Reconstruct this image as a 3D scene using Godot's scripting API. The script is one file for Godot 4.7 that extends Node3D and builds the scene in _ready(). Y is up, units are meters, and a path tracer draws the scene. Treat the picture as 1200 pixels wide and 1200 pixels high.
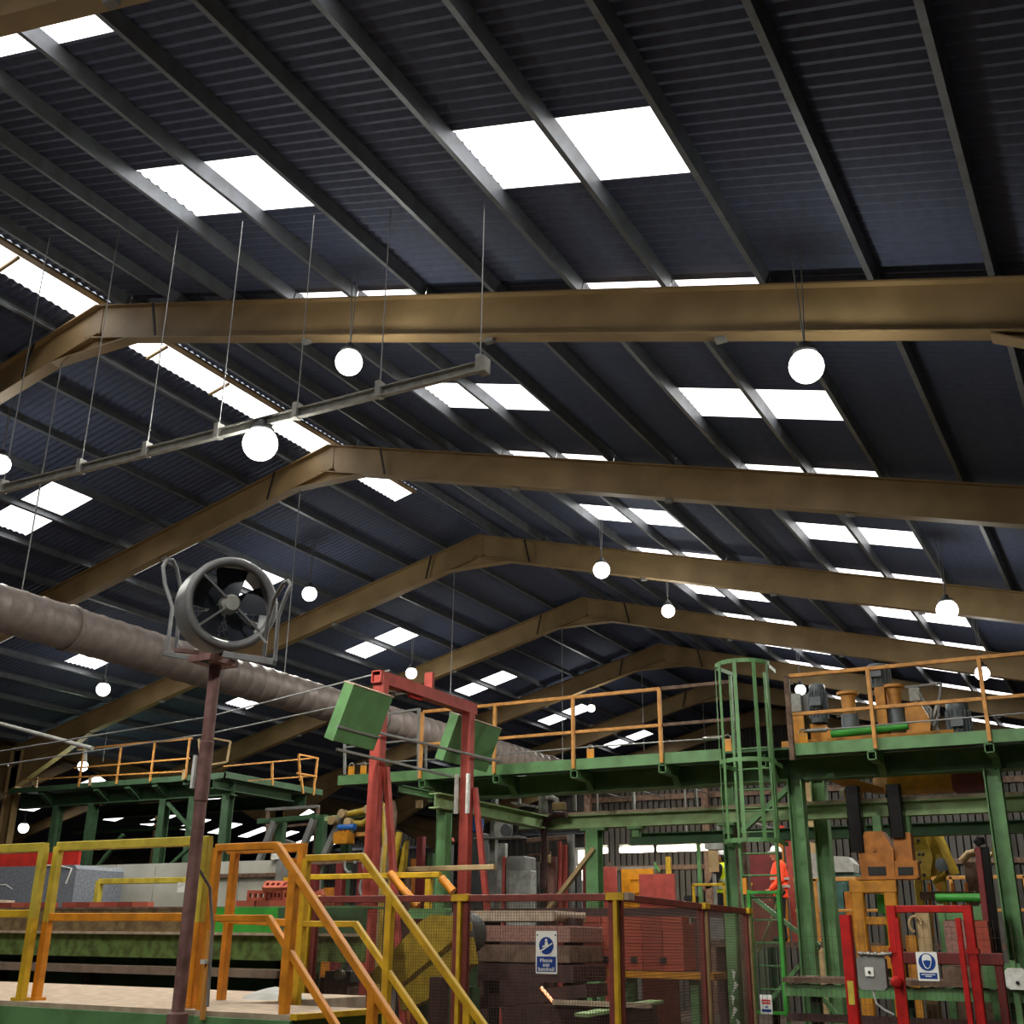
extends Node3D
# A brickworks hall: portal-frame roof with rooflights above, handling machinery, gantries and guard rails below.

var st: SurfaceTool
var O := Vector3.ZERO           # base of the thing being built; shapes are given in world metres
var cur: Node3D
var used := {}
var M := {}
var rng := RandomNumberGenerator.new()

const RX := -13.3               # ridge line
const RH := 10.975              # height of the rafters' top edge at the ridge
const TA := 0.2594              # roof slope
const Z1 := -10.42              # first frame in full view
const BAY := 6.0
const PUR := 0.175                # purlin depth
const SHEET := 1.01333          # width of a roof sheet
const ZS := -4.40               # a rooflight starts here, every third sheet is one
const SPAN := 31.8              # width of one span of the hall

# ---------- shapes ----------
func nb() -> void:
	st = SurfaceTool.new()
	st.begin(Mesh.PRIMITIVE_TRIANGLES)

func tri(a: Vector3, b: Vector3, c: Vector3) -> void:
	st.add_vertex(a - O); st.add_vertex(b - O); st.add_vertex(c - O)

func quad(a: Vector3, b: Vector3, c: Vector3, d: Vector3) -> void:
	tri(a, b, c); tri(a, c, d)

func rect(w: float, h: float, ch := 0.0) -> PackedVector2Array:
	var x := w / 2; var y := h / 2
	if ch <= 0.0:
		return PackedVector2Array([Vector2(-x, -y), Vector2(x, -y), Vector2(x, y), Vector2(-x, y)])
	return PackedVector2Array([Vector2(-x + ch, -y), Vector2(x - ch, -y), Vector2(x, -y + ch), Vector2(x, y - ch), Vector2(x - ch, y), Vector2(-x + ch, y), Vector2(-x, y - ch), Vector2(-x, -y + ch)])

func ibeam(w: float, h: float, tf: float, tw: float) -> PackedVector2Array:
	var x := w / 2; var y := h / 2; var t := tw / 2
	return PackedVector2Array([Vector2(-x, -y), Vector2(x, -y), Vector2(x, -y + tf), Vector2(t, -y + tf), Vector2(t, y - tf), Vector2(x, y - tf), Vector2(x, y), Vector2(-x, y), Vector2(-x, y - tf), Vector2(-t, y - tf), Vector2(-t, -y + tf), Vector2(-x, -y + tf)])

func channel(w: float, h: float, t: float) -> PackedVector2Array:   # web at -x, flanges to +x
	var x := w / 2; var y := h / 2
	return PackedVector2Array([Vector2(-x, -y), Vector2(x, -y), Vector2(x, -y + t), Vector2(-x + t, -y + t), Vector2(-x + t, y - t), Vector2(x, y - t), Vector2(x, y), Vector2(-x, y)])

func angle(w: float, h: float, t: float) -> PackedVector2Array:
	return PackedVector2Array([Vector2(0, 0), Vector2(w, 0), Vector2(w, t), Vector2(t, t), Vector2(t, h), Vector2(0, h)])

func sweep(a: Vector3, b: Vector3, poly: PackedVector2Array, up := Vector3.UP) -> void:
	st.set_smooth_group(-1)
	var d := (b - a).normalized()
	if absf(d.dot(up.normalized())) > 0.98:
		up = Vector3.BACK if absf(d.z) < 0.9 else Vector3.RIGHT
	var x := d.cross(up).normalized()
	var y := x.cross(d)
	var p := poly
	var area := 0.0
	for i in p.size():
		area += p[i].cross(p[(i + 1) % p.size()])
	if area < 0:
		p = p.duplicate(); p.reverse()
	for i in p.size():
		var u := p[i]; var v := p[(i + 1) % p.size()]
		var e := x * u.x + y * u.y; var f := x * v.x + y * v.y
		quad(a + e, a + f, b + f, b + e)
	var big := PackedVector2Array()
	for q0 in p:
		big.append(q0 * 100.0)
	var idx := Geometry2D.triangulate_polygon(big)
	for i in range(0, idx.size(), 3):
		var q := [p[idx[i]], p[idx[i + 1]], p[idx[i + 2]]]
		if (q[1] - q[0]).cross(q[2] - q[0]) < 0:
			q = [q[0], q[2], q[1]]
		var w := []
		for k in 3:
			w.append(x * q[k].x + y * q[k].y)
		tri(a + w[0], a + w[2], a + w[1])
		tri(b + w[0], b + w[1], b + w[2])

func path_sweep(pts: Array, poly: PackedVector2Array, up: Vector3) -> void:
	# a section run along a bent path, mitred at the bends; up stays across the plane of the path
	st.set_smooth_group(-1)
	var rings := []
	var n := pts.size()
	for i in n:
		var d0: Vector3 = (pts[i] - pts[maxi(i - 1, 0)]).normalized() if i > 0 else (pts[1] - pts[0]).normalized()
		var d1: Vector3 = (pts[mini(i + 1, n - 1)] - pts[i]).normalized() if i < n - 1 else d0
		var t := (d0 + d1).normalized()
		var x := t.cross(up).normalized() / maxf(t.dot(d0), 0.3)
		var y := up.normalized()
		var ring := []
		for q in poly:
			ring.append(pts[i] + x * q.x + y * q.y)
		rings.append(ring)
	var m := poly.size()
	for i in n - 1:
		for k in m:
			var l := (k + 1) % m
			quad(rings[i][k], rings[i][l], rings[i + 1][l], rings[i + 1][k])
	for k in range(1, m - 1):
		tri(rings[0][0], rings[0][k + 1], rings[0][k])
		tri(rings[n - 1][0], rings[n - 1][k], rings[n - 1][k + 1])

func bar(a: Vector3, b: Vector3, w: float, h := 0.0, up := Vector3.UP) -> void:
	var hh := h if h > 0 else w
	sweep(a, b, rect(w, hh, minf(w, hh) * 0.1), up)

func box(c: Vector3, s: Vector3, bs := Basis.IDENTITY) -> void:
	sweep(c - bs.z * s.z / 2, c + bs.z * s.z / 2, rect(s.x, s.y, minf(minf(s.x, s.y), s.z) * 0.06), bs.y)

func span(lo: Vector3, hi: Vector3) -> void:
	box((lo + hi) / 2, (hi - lo).abs())

func plate(pts: Array, th: Vector3) -> void:        # polygon in space, thickened by th
	st.set_smooth_group(-1)
	var o: Vector3 = pts[0]
	var x: Vector3 = (pts[1] - pts[0]).normalized()
	var n := th.normalized()
	var y := n.cross(x).normalized()
	var p := PackedVector2Array()
	for q in pts:
		p.append(Vector2((q - o).dot(x), (q - o).dot(y)) * 100.0)
	# sweep along th: its own axes, so do it directly
	var idx := Geometry2D.triangulate_polygon(p)
	for i in range(0, idx.size(), 3):
		tri(pts[idx[i]], pts[idx[i + 1]], pts[idx[i + 2]])
		tri(pts[idx[i]] + th, pts[idx[i + 2]] + th, pts[idx[i + 1]] + th)
	for i in pts.size():
		var u: Vector3 = pts[i]; var v: Vector3 = pts[(i + 1) % pts.size()]
		quad(u, v, v + th, u + th)

func tube(pts: Array, r: float, n := 8, closed := false) -> void:
	st.set_smooth_group(0)
	var rings := []
	var m := pts.size()
	var nrm := Vector3.ZERO
	for i in m:
		var pv: Vector3 = pts[(i - 1 + m) % m] if closed or i > 0 else pts[i]
		var nx: Vector3 = pts[(i + 1) % m] if closed or i < m - 1 else pts[i]
		var d := (nx - pv).normalized()
		if nrm == Vector3.ZERO:
			nrm = d.cross(Vector3.UP)
			if nrm.length() < 0.05:
				nrm = d.cross(Vector3.RIGHT)
		nrm = (nrm - d * nrm.dot(d)).normalized()
		var bn := d.cross(nrm)
		var ring := []
		for k in n:
			var t := TAU * k / n
			ring.append(pts[i] + (nrm * cos(t) + bn * sin(t)) * r)
		rings.append(ring)
	for i in (m if closed else m - 1):
		var A: Array = rings[i]; var B: Array = rings[(i + 1) % m]
		for k in n:
			var l := (k + 1) % n
			quad(A[k], A[l], B[l], B[k])
	if not closed:
		st.set_smooth_group(-1)
		for k in range(1, n - 1):
			tri(rings[0][0], rings[0][k + 1], rings[0][k])
			tri(rings[m - 1][0], rings[m - 1][k], rings[m - 1][k + 1])

func lathe(base: Vector3, axis: Vector3, prof: Array, n := 20) -> void:      # prof: Vector2(radius, height)
	var ax := axis.normalized()
	var u := ax.cross(Vector3.UP if absf(ax.y) < 0.9 else Vector3.RIGHT).normalized()
	var v := ax.cross(u)
	st.set_smooth_group(0)
	for i in prof.size() - 1:
		st.set_smooth_group(i if prof.size() < 7 else 0)
		for k in n:
			var c0 := u * cos(TAU * k / n) + v * sin(TAU * k / n)
			var c1 := u * cos(TAU * (k + 1) / n) + v * sin(TAU * (k + 1) / n)
			var p: Vector2 = prof[i]; var q: Vector2 = prof[i + 1]
			quad(base + c0 * p.x + ax * p.y, base + c1 * p.x + ax * p.y, base + c1 * q.x + ax * q.y, base + c0 * q.x + ax * q.y)

func arc(c: Vector3, u: Vector3, v: Vector3, a0: float, a1: float, n: int) -> Array:
	var out := []
	for i in n + 1:
		var t := lerpf(a0, a1, float(i) / n)
		out.append(c + u * cos(t) + v * sin(t))
	return out

# ---------- objects ----------
func put(called: String, m: Material, parent: Node3D = null) -> MeshInstance3D:
	st.generate_normals()
	var o := MeshInstance3D.new()
	o.mesh = st.commit()
	o.material_override = null
	o.mesh.surface_set_material(0, m)
	o.name = called
	var p: Node3D = parent if parent else cur
	p.add_child(o, true)
	return o

func numbered(called: String) -> String:
	var n: int = used.get(called, 0)
	used[called] = n + 1
	return called if n == 0 else "%s_%03d" % [called, n]

func thing(called: String, label: String, category: String, at := Vector3.ZERO, group := "") -> Node3D:
	cur = Node3D.new()
	cur.name = numbered(called)
	add_child(cur)
	cur.position = at
	O = at
	cur.set_meta("label", label)
	cur.set_meta("category", category)
	if group:
		cur.set_meta("group", group)
	return cur

func setting(called: String) -> Node3D:
	cur = Node3D.new()
	cur.name = called
	add_child(cur)
	O = Vector3.ZERO
	cur.set_meta("kind", "structure")
	return cur

func dup(root: Node3D, at: Vector3, label: String, called := "") -> Node3D:
	var r: Node3D = root.duplicate()
	r.name = numbered(called if called else String(root.name))
	add_child(r)
	r.position = at
	r.set_meta("label", label)
	return r

func rod(called: String, m: Material, a: Vector3, b: Vector3, w: float, h := 0.0, up := Vector3.UP, parent: Node3D = null) -> MeshInstance3D:
	nb(); bar(a, b, w, h, up)
	return put(called, m, parent)

func pipe(called: String, m: Material, pts: Array, r: float, n := 8, parent: Node3D = null) -> MeshInstance3D:
	nb(); tube(pts, r, n)
	return put(called, m, parent)

func block(called: String, m: Material, lo: Vector3, hi: Vector3, parent: Node3D = null) -> MeshInstance3D:
	nb(); span(lo, hi)
	return put(called, m, parent)

# ---------- materials ----------
func noise_tex(freq: float, lo: Color, hi: Color, sd: int, oct := 5, bias := 0.5) -> NoiseTexture2D:
	var f := FastNoiseLite.new()
	f.seed = sd; f.frequency = freq; f.fractal_octaves = oct
	f.noise_type = FastNoiseLite.TYPE_SIMPLEX_SMOOTH
	var t := NoiseTexture2D.new()
	t.width = 512; t.height = 512; t.seamless = true; t.noise = f
	var g := Gradient.new()
	g.set_color(0, lo); g.set_color(1, hi)
	g.set_offset(0, bias - 0.28); g.set_offset(1, bias + 0.22)
	t.color_ramp = g
	return t

func mat(called: String, c: Color, rough := 0.6, tex := "grime", metal := 0.0, scale := 0.45) -> StandardMaterial3D:
	var m := StandardMaterial3D.new()
	m.resource_name = called
	m.albedo_color = c
	m.roughness = rough
	m.metallic = metal
	if tex:
		m.albedo_texture = M[tex]
		m.uv1_triplanar = true
		m.uv1_world_triplanar = true
		m.uv1_scale = Vector3.ONE * scale
	M[called] = m
	return m

func glow(called: String, c: Color, e: float) -> StandardMaterial3D:
	var m := StandardMaterial3D.new()
	m.resource_name = called
	m.albedo_color = Color(0.9, 0.9, 0.9)
	m.emission_enabled = true
	m.emission = c
	m.emission_energy_multiplier = e
	M[called] = m
	return m

func make_materials() -> void:
	M["grime"] = noise_tex(0.012, Color(0.86, 0.845, 0.82), Color(1, 1, 1), 3)
	M["rust"] = noise_tex(0.016, Color(0.74, 0.68, 0.64), Color(1, 1, 1), 7, 6, 0.44)
	M["dust"] = noise_tex(0.03, Color(0.87, 0.86, 0.85), Color(1, 1, 1), 11, 6)
	M["fine"] = noise_tex(0.09, Color(0.86, 0.85, 0.84), Color(1, 1, 1), 19, 4)
	M["streak"] = noise_tex(0.02, Color(0.84, 0.83, 0.82), Color(1, 1, 1), 23, 6, 0.5)
	mat("rafter", Color(0.60, 0.50, 0.345), 0.6, "grime", 0.0, 0.15)
	mat("purlin", Color(0.43, 0.45, 0.48), 0.5, "grime", 0.35)
	mat("roof", Color(0.295, 0.33, 0.435), 0.75, "dust")
	mat("cladding", Color(0.25, 0.235, 0.22), 0.7, "grime", 0.0, 0.2)
	mat("floor", Color(0.30, 0.26, 0.23), 0.85, "rust", 0.0, 0.15)
	mat("green", Color(0.36, 0.53, 0.33), 0.55, "grime")
	mat("green_dull", Color(0.20, 0.34, 0.21), 0.65, "grime")
	mat("green_pale", Color(0.58, 0.68, 0.48), 0.65, "grime")
	mat("green_bright", Color(0.22, 0.60, 0.20), 0.5, "grime")
	mat("green_dirty", Color(0.42, 0.52, 0.27), 0.7, "rust", 0.0, 0.8)
	mat("dust_pale", Color(0.68, 0.60, 0.52), 0.9, "dust")
	mat("yellow", Color(0.80, 0.64, 0.12), 0.5, "grime", 0.0, 0.8)
	mat("yellow_pale", Color(0.78, 0.70, 0.25), 0.5, "grime", 0.0, 0.8)
	mat("orange", Color(0.84, 0.53, 0.10), 0.5, "grime", 0.0, 0.8)
	mat("orange_dusty", Color(0.80, 0.56, 0.27), 0.6, "grime", 0.0, 0.8)
	mat("machine_yellow", Color(0.76, 0.50, 0.08), 0.5, "grime", 0.0, 0.8)
	mat("robot_yellow", Color(0.66, 0.55, 0.14), 0.5, "grime", 0.0, 1.0)
	mat("gripper_orange", Color(0.70, 0.42, 0.10), 0.55, "grime", 0.0, 0.8)
	mat("red_fence", Color(0.46, 0.19, 0.16), 0.6, "grime", 0.0, 0.8)
	mat("red_portal", Color(0.66, 0.26, 0.22), 0.6, "grime", 0.0, 0.6)
	mat("red_gate", Color(0.70, 0.07, 0.06), 0.4, "grime", 0.0, 0.8)
	mat("red_dark", Color(0.42, 0.10, 0.10), 0.6, "grime")
	mat("red_band", Color(0.80, 0.16, 0.10), 0.7, "grime")
	mat("pole", Color(0.49, 0.35, 0.34), 0.65, "rust", 0.0, 0.8)
	mat("duct", Color(0.52, 0.475, 0.455), 0.55, "streak", 0.3, 0.5)
	mat("grey", Color(0.50, 0.50, 0.49), 0.6, "grime")
	mat("grey_dark", Color(0.26, 0.27, 0.28), 0.6, "grime")
	mat("grey_pale", Color(0.62, 0.62, 0.60), 0.7, "dust")
	mat("motor", Color(0.40, 0.43, 0.46), 0.5, "grime", 0.0, 0.9)
	mat("fan_grey", Color(0.48, 0.48, 0.49), 0.5, "dust", 0.2)
	mat("fan_dark", Color(0.20, 0.22, 0.26), 0.5, "dust", 0.2)
	mat("steel", Color(0.55, 0.54, 0.52), 0.45, "grime", 0.7)
	mat("wire", Color(0.55, 0.55, 0.55), 0.5, "", 0.5)
	mat("mesh_wire", Color(0.30, 0.24, 0.20), 0.6, "", 0.2)
	mat("black", Color(0.045, 0.04, 0.045), 0.6, "")
	mat("black_shiny", Color(0.05, 0.035, 0.035), 0.25, "")
	mat("maroon", Color(0.24, 0.13, 0.12), 0.75, "rust", 0.0, 0.8)
	mat("brick", Color(0.62, 0.27, 0.20), 0.9, "fine", 0.0, 1.6)
	mat("brick_dark", Color(0.53, 0.22, 0.16), 0.9, "fine", 0.0, 1.6)
	mat("brick_pale", Color(0.68, 0.34, 0.26), 0.9, "fine", 0.0, 1.6)
	mat("wrap", Color(0.50, 0.52, 0.56), 0.25, "fine", 0.0, 0.5)
	mat("beam_rusty", Color(0.46, 0.39, 0.26), 0.75, "rust", 0.0, 0.6)
	mat("shelf_brown", Color(0.52, 0.44, 0.38), 0.8, "grime", 0.0, 0.6)
	mat("green_old", Color(0.24, 0.36, 0.25), 0.65, "grime")
	mat("panel", Color(0.74, 0.735, 0.70), 0.8, "grime", 0.0, 0.12)
	mat("brown", Color(0.42, 0.33, 0.27), 0.75, "rust", 0.0, 0.8)
	mat("white", Color(0.86, 0.86, 0.84), 0.5, "dust")
	mat("sign_white", Color(0.90, 0.90, 0.88), 0.4, "")
	mat("sign_blue", Color(0.04, 0.22, 0.52), 0.4, "")
	mat("sign_red", Color(0.80, 0.12, 0.10), 0.4, "")
	mat("blue", Color(0.10, 0.36, 0.66), 0.5, "grime")
	mat("teal", Color(0.22, 0.38, 0.36), 0.6, "grime")
	mat("pink", Color(0.56, 0.40, 0.36), 0.7, "fine")
	mat("door_yellow", Color(0.88, 0.58, 0.06), 0.5, "grime")
	mat("tan", Color(0.66, 0.56, 0.40), 0.7, "grime")
	mat("skin", Color(0.72, 0.48, 0.38), 0.6, "")
	mat("hi_orange", Color(1.0, 0.27, 0.07), 0.7, "")
	mat("hi_yellow", Color(0.78, 0.88, 0.10), 0.7, "")
	mat("reflective", Color(0.70, 0.70, 0.66), 0.4, "")
	mat("cloth_dark", Color(0.06, 0.06, 0.08), 0.9, "")
	mat("hair", Color(0.08, 0.06, 0.05), 0.8, "")
	mat("helmet", Color(0.92, 0.92, 0.92), 0.35, "")
	glow("skylight_glow", Color(1.0, 0.985, 0.97), 2.2)
	glow("lamp_glow", Color(1.0, 1.0, 0.96), 6.0)
	glow("tube_glow", Color(1.0, 0.95, 0.84), 3.5)
	glow("orange_lamp_glow", Color(1.0, 0.55, 0.16), 1.6)
	glow("reflection_window_glow", Color(1.0, 0.96, 0.86), 1.5)

# ---------- camera, sky, light ----------
func _ready() -> void:
	rng.seed = 5
	var cam := Camera3D.new()
	cam.name = "camera"
	cam.transform = Transform3D(Basis(Vector3(0.877269, 0.011527, -0.479861), Vector3(0.162605, 0.933465, 0.319693), Vector3(0.451619, -0.358484, 0.817025)), Vector3(0, 1.6, 0))
	cam.fov = 49.0563
	cam.near = 0.05
	cam.far = 300.0
	add_child(cam)
	cam.current = true
	var env := Environment.new()
	var sky := Sky.new()
	var sm := ProceduralSkyMaterial.new()
	sm.sky_top_color = Color(0.72, 0.76, 0.82)
	sm.sky_horizon_color = Color(0.86, 0.87, 0.88)
	sm.ground_bottom_color = Color(0.30, 0.30, 0.29)
	sm.ground_horizon_color = Color(0.80, 0.80, 0.80)
	sm.sun_angle_max = 1.0
	sky.sky_material = sm
	env.background_mode = Environment.BG_SKY
	env.sky = sky
	env.background_energy_multiplier = 1.5
	env.tonemap_mode = Environment.TONE_MAPPER_LINEAR
	env.tonemap_exposure = 1.0
	env.sdfgi_enabled = true
	env.ssao_enabled = true
	env.ssil_enabled = true
	var we := WorldEnvironment.new()
	we.name = "environment"
	we.environment = env
	add_child(we)
	make_materials()
	rooflight_lights()
	build_shell()
	build_frames()
	build_roof_fittings()
	build_gantry()
	build_left_gantry()
	build_portal()
	build_platform()
	build_fan()
	build_conveyor()
	build_red_fence()
	build_gate()
	build_lifter()
	build_robots()
	build_mid_machines()
	build_far_things()
	build_people()

func roof_y(x: float, up := 0.0) -> float:
	var c := RX if x > RX - SPAN / 2 else RX - SPAN
	return RH + up - TA * absf(x - c)

func row_z(k: int) -> float:
	return ZS - SHEET * 3 * k

# zones of rooflights: x of the middle purlin, in the first span and in the second
const ZONES := [-3.79, -8.23, -18.67, -23.11]
const ZONES2 := [-50.5, -54.9]

const SKY_E := 1.25
const LAMP_E := 16.0
const GLOBE_E := 1.5

func area_light(at: Vector3, down: Vector3, along: Vector3, size: Vector2, e: float) -> void:
	var l := AreaLight3D.new()
	l.name = numbered("rooflight_daylight")
	var z := -down.normalized()
	var x := along.normalized()
	l.transform = Transform3D(Basis(x, z.cross(x), z), at)
	l.area_size = size
	l.area_normalize_energy = false
	l.light_energy = e
	l.light_color = Color(1.0, 0.99, 0.97)
	l.area_range = 60.0
	l.area_attenuation = 2.0
	l.shadow_enabled = true
	add_child(l)

func rooflight_lights() -> void:
	for xm in ZONES + ZONES2:
		var s := -1.0 if xm > RX else 1.0       # roof rises towards the ridge
		for k in range(-4, 23):
			if (xm < -29.2 and k < 9) or (xm > -29.2 and k > 13):
				continue
			var z := row_z(k) - SHEET / 2
			var slope := Vector3(1, s * TA, 0).normalized()
			var nrm := Vector3(s * TA, -1, 0).normalized()
			for h in [-0.555, 0.555]:
				area_light(Vector3(xm + h, roof_y(xm + h, PUR + 0.015), z), nrm, slope, Vector2(0.62, SHEET - 0.06), SKY_E * 1.55)
	for k in range(-1, 5):
		var z := -1.4 - 3.04 * k - 1.5
		area_light(Vector3(-13.78, roof_y(-13.78, PUR + 0.01), z), Vector3(TA, -1, 0), Vector3(1, TA, 0), Vector2(0.5, 2.8), SKY_E)

# ---------- the hall ----------
func sheet_profile(n: int) -> PackedVector2Array:     # corrugation across n sheets: x along -z, y up
	var top := PackedVector2Array()
	var bottom := PackedVector2Array()
	var waves := 7 * n
	var w := SHEET * n
	for i in waves * 4 + 1:
		var t := float(i) / (waves * 4)
		var y: float = [0.0, 0.015, 0.030, 0.015][i % 4]
		bottom.append(Vector2(t * w, y))
		top.append(Vector2(t * w, y + 0.012))
	top.reverse()
	bottom.append_array(top)
	return bottom

func roof_piece(called: String, m: Material, z0: float, n: int, xa: float, xb: float, parent: Node3D) -> void:
	# from xa to xb down one slope; z0 is the near edge
	nb()
	var zs := z0 - SHEET * n if xb > xa else z0      # the profile runs to +z on a run towards +x, else to -z
	sweep(Vector3(xa, roof_y(xa, PUR), zs), Vector3(xb, roof_y(xb, PUR), zs), sheet_profile(n))
	put(called, m, parent)

const PURR := [1.76, 0.65, -0.46, -1.57, -2.68, -3.79, -4.9, -6.01, -7.12, -8.23, -9.34, -10.45, -11.56, -12.67]
const PURL := [-14.23, -15.34, -16.45, -17.56, -18.67, -19.78, -20.89, -22.0, -23.11, -24.22, -25.33, -26.44, -27.55, -28.66]

func build_shell() -> void:
	var f := setting("floor")
	nb(); span(Vector3(-62, -0.3, -74), Vector3(3.2, 0.0, 9)); put("floor_slab", M.floor)
	wall_run("wall_back", Vector3(-29.2, 0, -46.6), Vector3(3.0, 0, -46.6), 11.6)
	wall_run("wall_far", Vector3(-61.5, 0, -73.2), Vector3(-29.0, 0, -73.2), 11.6)
	wall_run("wall_side", Vector3(-29.1, 0, -73.2), Vector3(-29.1, 0, -46.6), 7.2)
	wall_run("wall_front", Vector3(-61.5, 0, 8.2), Vector3(3.0, 0, 8.2), 11.6)
	wall_run("wall_right", Vector3(2.9, 0, -46.6), Vector3(2.9, 0, 8.2), 7.2)
	wall_run("wall_left", Vector3(-61.2, 0, -73.2), Vector3(-61.2, 0, 8.2), 7.2)
	var c := setting("ceiling")
	# roof sheets: long runs where there are no rooflights, short ones between them
	var runs := [[RX, -9.28], [-7.18, -4.84], [-2.74, 2.95], [-13.9, -17.62], [-19.72, -22.06], [-24.16, -29.2]]
	for k in range(-4, 14):
		for r in runs:
			roof_piece("roof_sheet", M.roof, row_z(k), 3, r[0], r[1], c)
		for zn in [[-9.28, -7.18], [-4.84, -2.74], [-17.62, -19.72], [-22.06, -24.16]]:
			roof_piece("roof_sheet", M.roof, row_z(k) - SHEET, 2, zn[0], zn[1], c)
			var xm: float = (zn[0] + zn[1]) / 2
			roof_piece("skylight_panel", M.skylight_glow, row_z(k), 1, zn[0], xm, c)
			roof_piece("skylight_panel", M.skylight_glow, row_z(k), 1, xm, zn[1], c)
		if k > 4:
			roof_piece("roof_sheet", M.roof, row_z(k), 3, RX, -13.9, c)
		else:
			roof_piece("skylight_panel", M.skylight_glow, row_z(k), 3, RX - 0.14, -13.9, c)
			nb(); bar(Vector3(RX - 0.07, roof_y(RX - 0.05, PUR), row_z(k)), Vector3(RX - 0.07, roof_y(RX - 0.05, PUR), row_z(k + 1)), 0.14, 0.05); put("ridge_flashing", M.rafter, c)
			for z in [row_z(k) - 0.02, row_z(k) - 1.52]:
				nb(); bar(Vector3(RX - 0.14, roof_y(RX - 0.14, PUR - 0.02), z), Vector3(-13.9, roof_y(-13.9, PUR - 0.02), z), 0.05, 0.04); put("glazing_bar", M.rafter, c)
	# the next span of the hall, beyond the valley: longer than the first
	var o2 := RX - SPAN
	for r in [[o2, -29.2], [o2, -49.4], [-51.6, -53.8], [-56.0, -61.2]]:
		for k in 8:
			roof_piece("roof_sheet", M.roof, row_z(-4) - SHEET * 10 * k, 10, r[0], r[1], c)
	for zn in [[-49.4, -51.6], [-53.8, -56.0]]:
		for k in 3:
			roof_piece("roof_sheet", M.roof, row_z(-4) - SHEET * 13 * k, 13, zn[0], zn[1], c)
		for k in range(9, 23):
			var xm: float = (zn[0] + zn[1]) / 2
			roof_piece("roof_sheet", M.roof, row_z(k) - SHEET, 2, zn[0], zn[1], c)
			roof_piece("skylight_panel", M.skylight_glow, row_z(k), 1, zn[0], xm, c)
			roof_piece("skylight_panel", M.skylight_glow, row_z(k), 1, xm, zn[1], c)
	# purlins, sleeved at each frame
	for x in PURR + PURL:
		var s := 1.0 if x > RX else -1.0
		for k in range(-3, 7):
			var za := Z1 - BAY * k
			var zb := za + BAY
			nb()
			var lean := Vector3(s * TA, 1, 0).normalized()
			var mid := Vector3(x, roof_y(x, 0.0), 0) + lean * PUR / 2
			var pr := channel(0.065, PUR - 0.005, 0.006)
			if s < 0:
				for i in pr.size():
					pr[i].x = -pr[i].x
			sweep(Vector3(mid.x, mid.y, maxf(za + 0.01, -46.5)), Vector3(mid.x, mid.y, minf(zb - 0.01, 8.1)), pr, lean)
			if k >= -1:
				for dz in [0.10, 0.22]:
					for h in [-0.04, 0.04]:
						st.set_smooth_group(-1)
						box(Vector3(mid.x + 0.034, mid.y, zb - dz) + lean * h, Vector3(0.012, 0.02, 0.02))
			put("purlin", M.purlin, c)

func wall_run(called: String, a: Vector3, b: Vector3, h: float) -> void:
	var w := setting(called)
	var d := (b - a).normalized()
	var n := d.cross(Vector3.UP)
	var L := a.distance_to(b)
	nb()
	# ribbed cladding: a trapezoid profile swept upwards
	var out := PackedVector2Array()
	var inn := PackedVector2Array()
	var i := 0
	var x := 0.0
	while x < L:
		var y: float = [0.0, 0.04, 0.04, 0.0][i % 4]
		out.append(Vector2(x, y))
		x += [0.05, 0.12, 0.05, 0.12][i % 4]
		i += 1
	var poly := PackedVector2Array()
	for p in out:
		poly.append(p)
	var back := out.duplicate()
	back.reverse()
	for p in back:
		poly.append(Vector2(p.x, p.y - 0.06))
	st.set_smooth_group(-1)
	for j in out.size() - 1:
		for side in [0.0, -0.06]:
			var u: Vector3 = a + d * out[j].x + n * (out[j].y + side)
			var v: Vector3 = a + d * out[j + 1].x + n * (out[j + 1].y + side)
			if side == 0.0:
				quad(u, v, v + Vector3.UP * h, u + Vector3.UP * h)
			else:
				quad(v, u, u + Vector3.UP * h, v + Vector3.UP * h)
	put("cladding_sheet", M.cladding, w)
	var k := 0
	for y in [2.2, 4.2, 6.2, 8.2]:
		if y < h:
			nb(); sweep(a + Vector3.UP * y + n * 0.16, b + Vector3.UP * y + n * 0.16, channel(0.07, 0.18, 0.008)); put("sheeting_rail", M.purlin, w)

const FRAME_WORDS := ["behind the camera", "cut by the top left corner of the view", "nearest whole one, with the long hanging tray before it", "second whole one, over the tall fan", "third whole one, below the two ridge rooflights", "fourth whole one, with the round lamp before its apex", "fifth whole one, over the green ladder cage", "sixth whole one, deep in the hall", "last one, against the end wall"]

func build_frames() -> void:
	for k in range(-2, 7):
		var z := Z1 - BAY * k
		if z < -46.3:
			z = -46.2
		var f := thing("portal_frame", "ochre roof frame, " + FRAME_WORDS[k + 2], "roof frame", Vector3(RX, 0, z))
		portal(RX, z, 2.6, -29.2, true)
	for k in range(1, 7):
		var z := maxf(Z1 - BAY * k, -46.2)
		thing("portal_frame", "ochre frame in the neighbouring hall beyond the left columns, %s from the end wall" % ["sixth", "fifth", "fourth", "third", "second", "first"][k - 1], "roof frame", Vector3(RX - SPAN, 0, z))
		portal(RX - SPAN, z, -29.24, -61.0, false)

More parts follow.
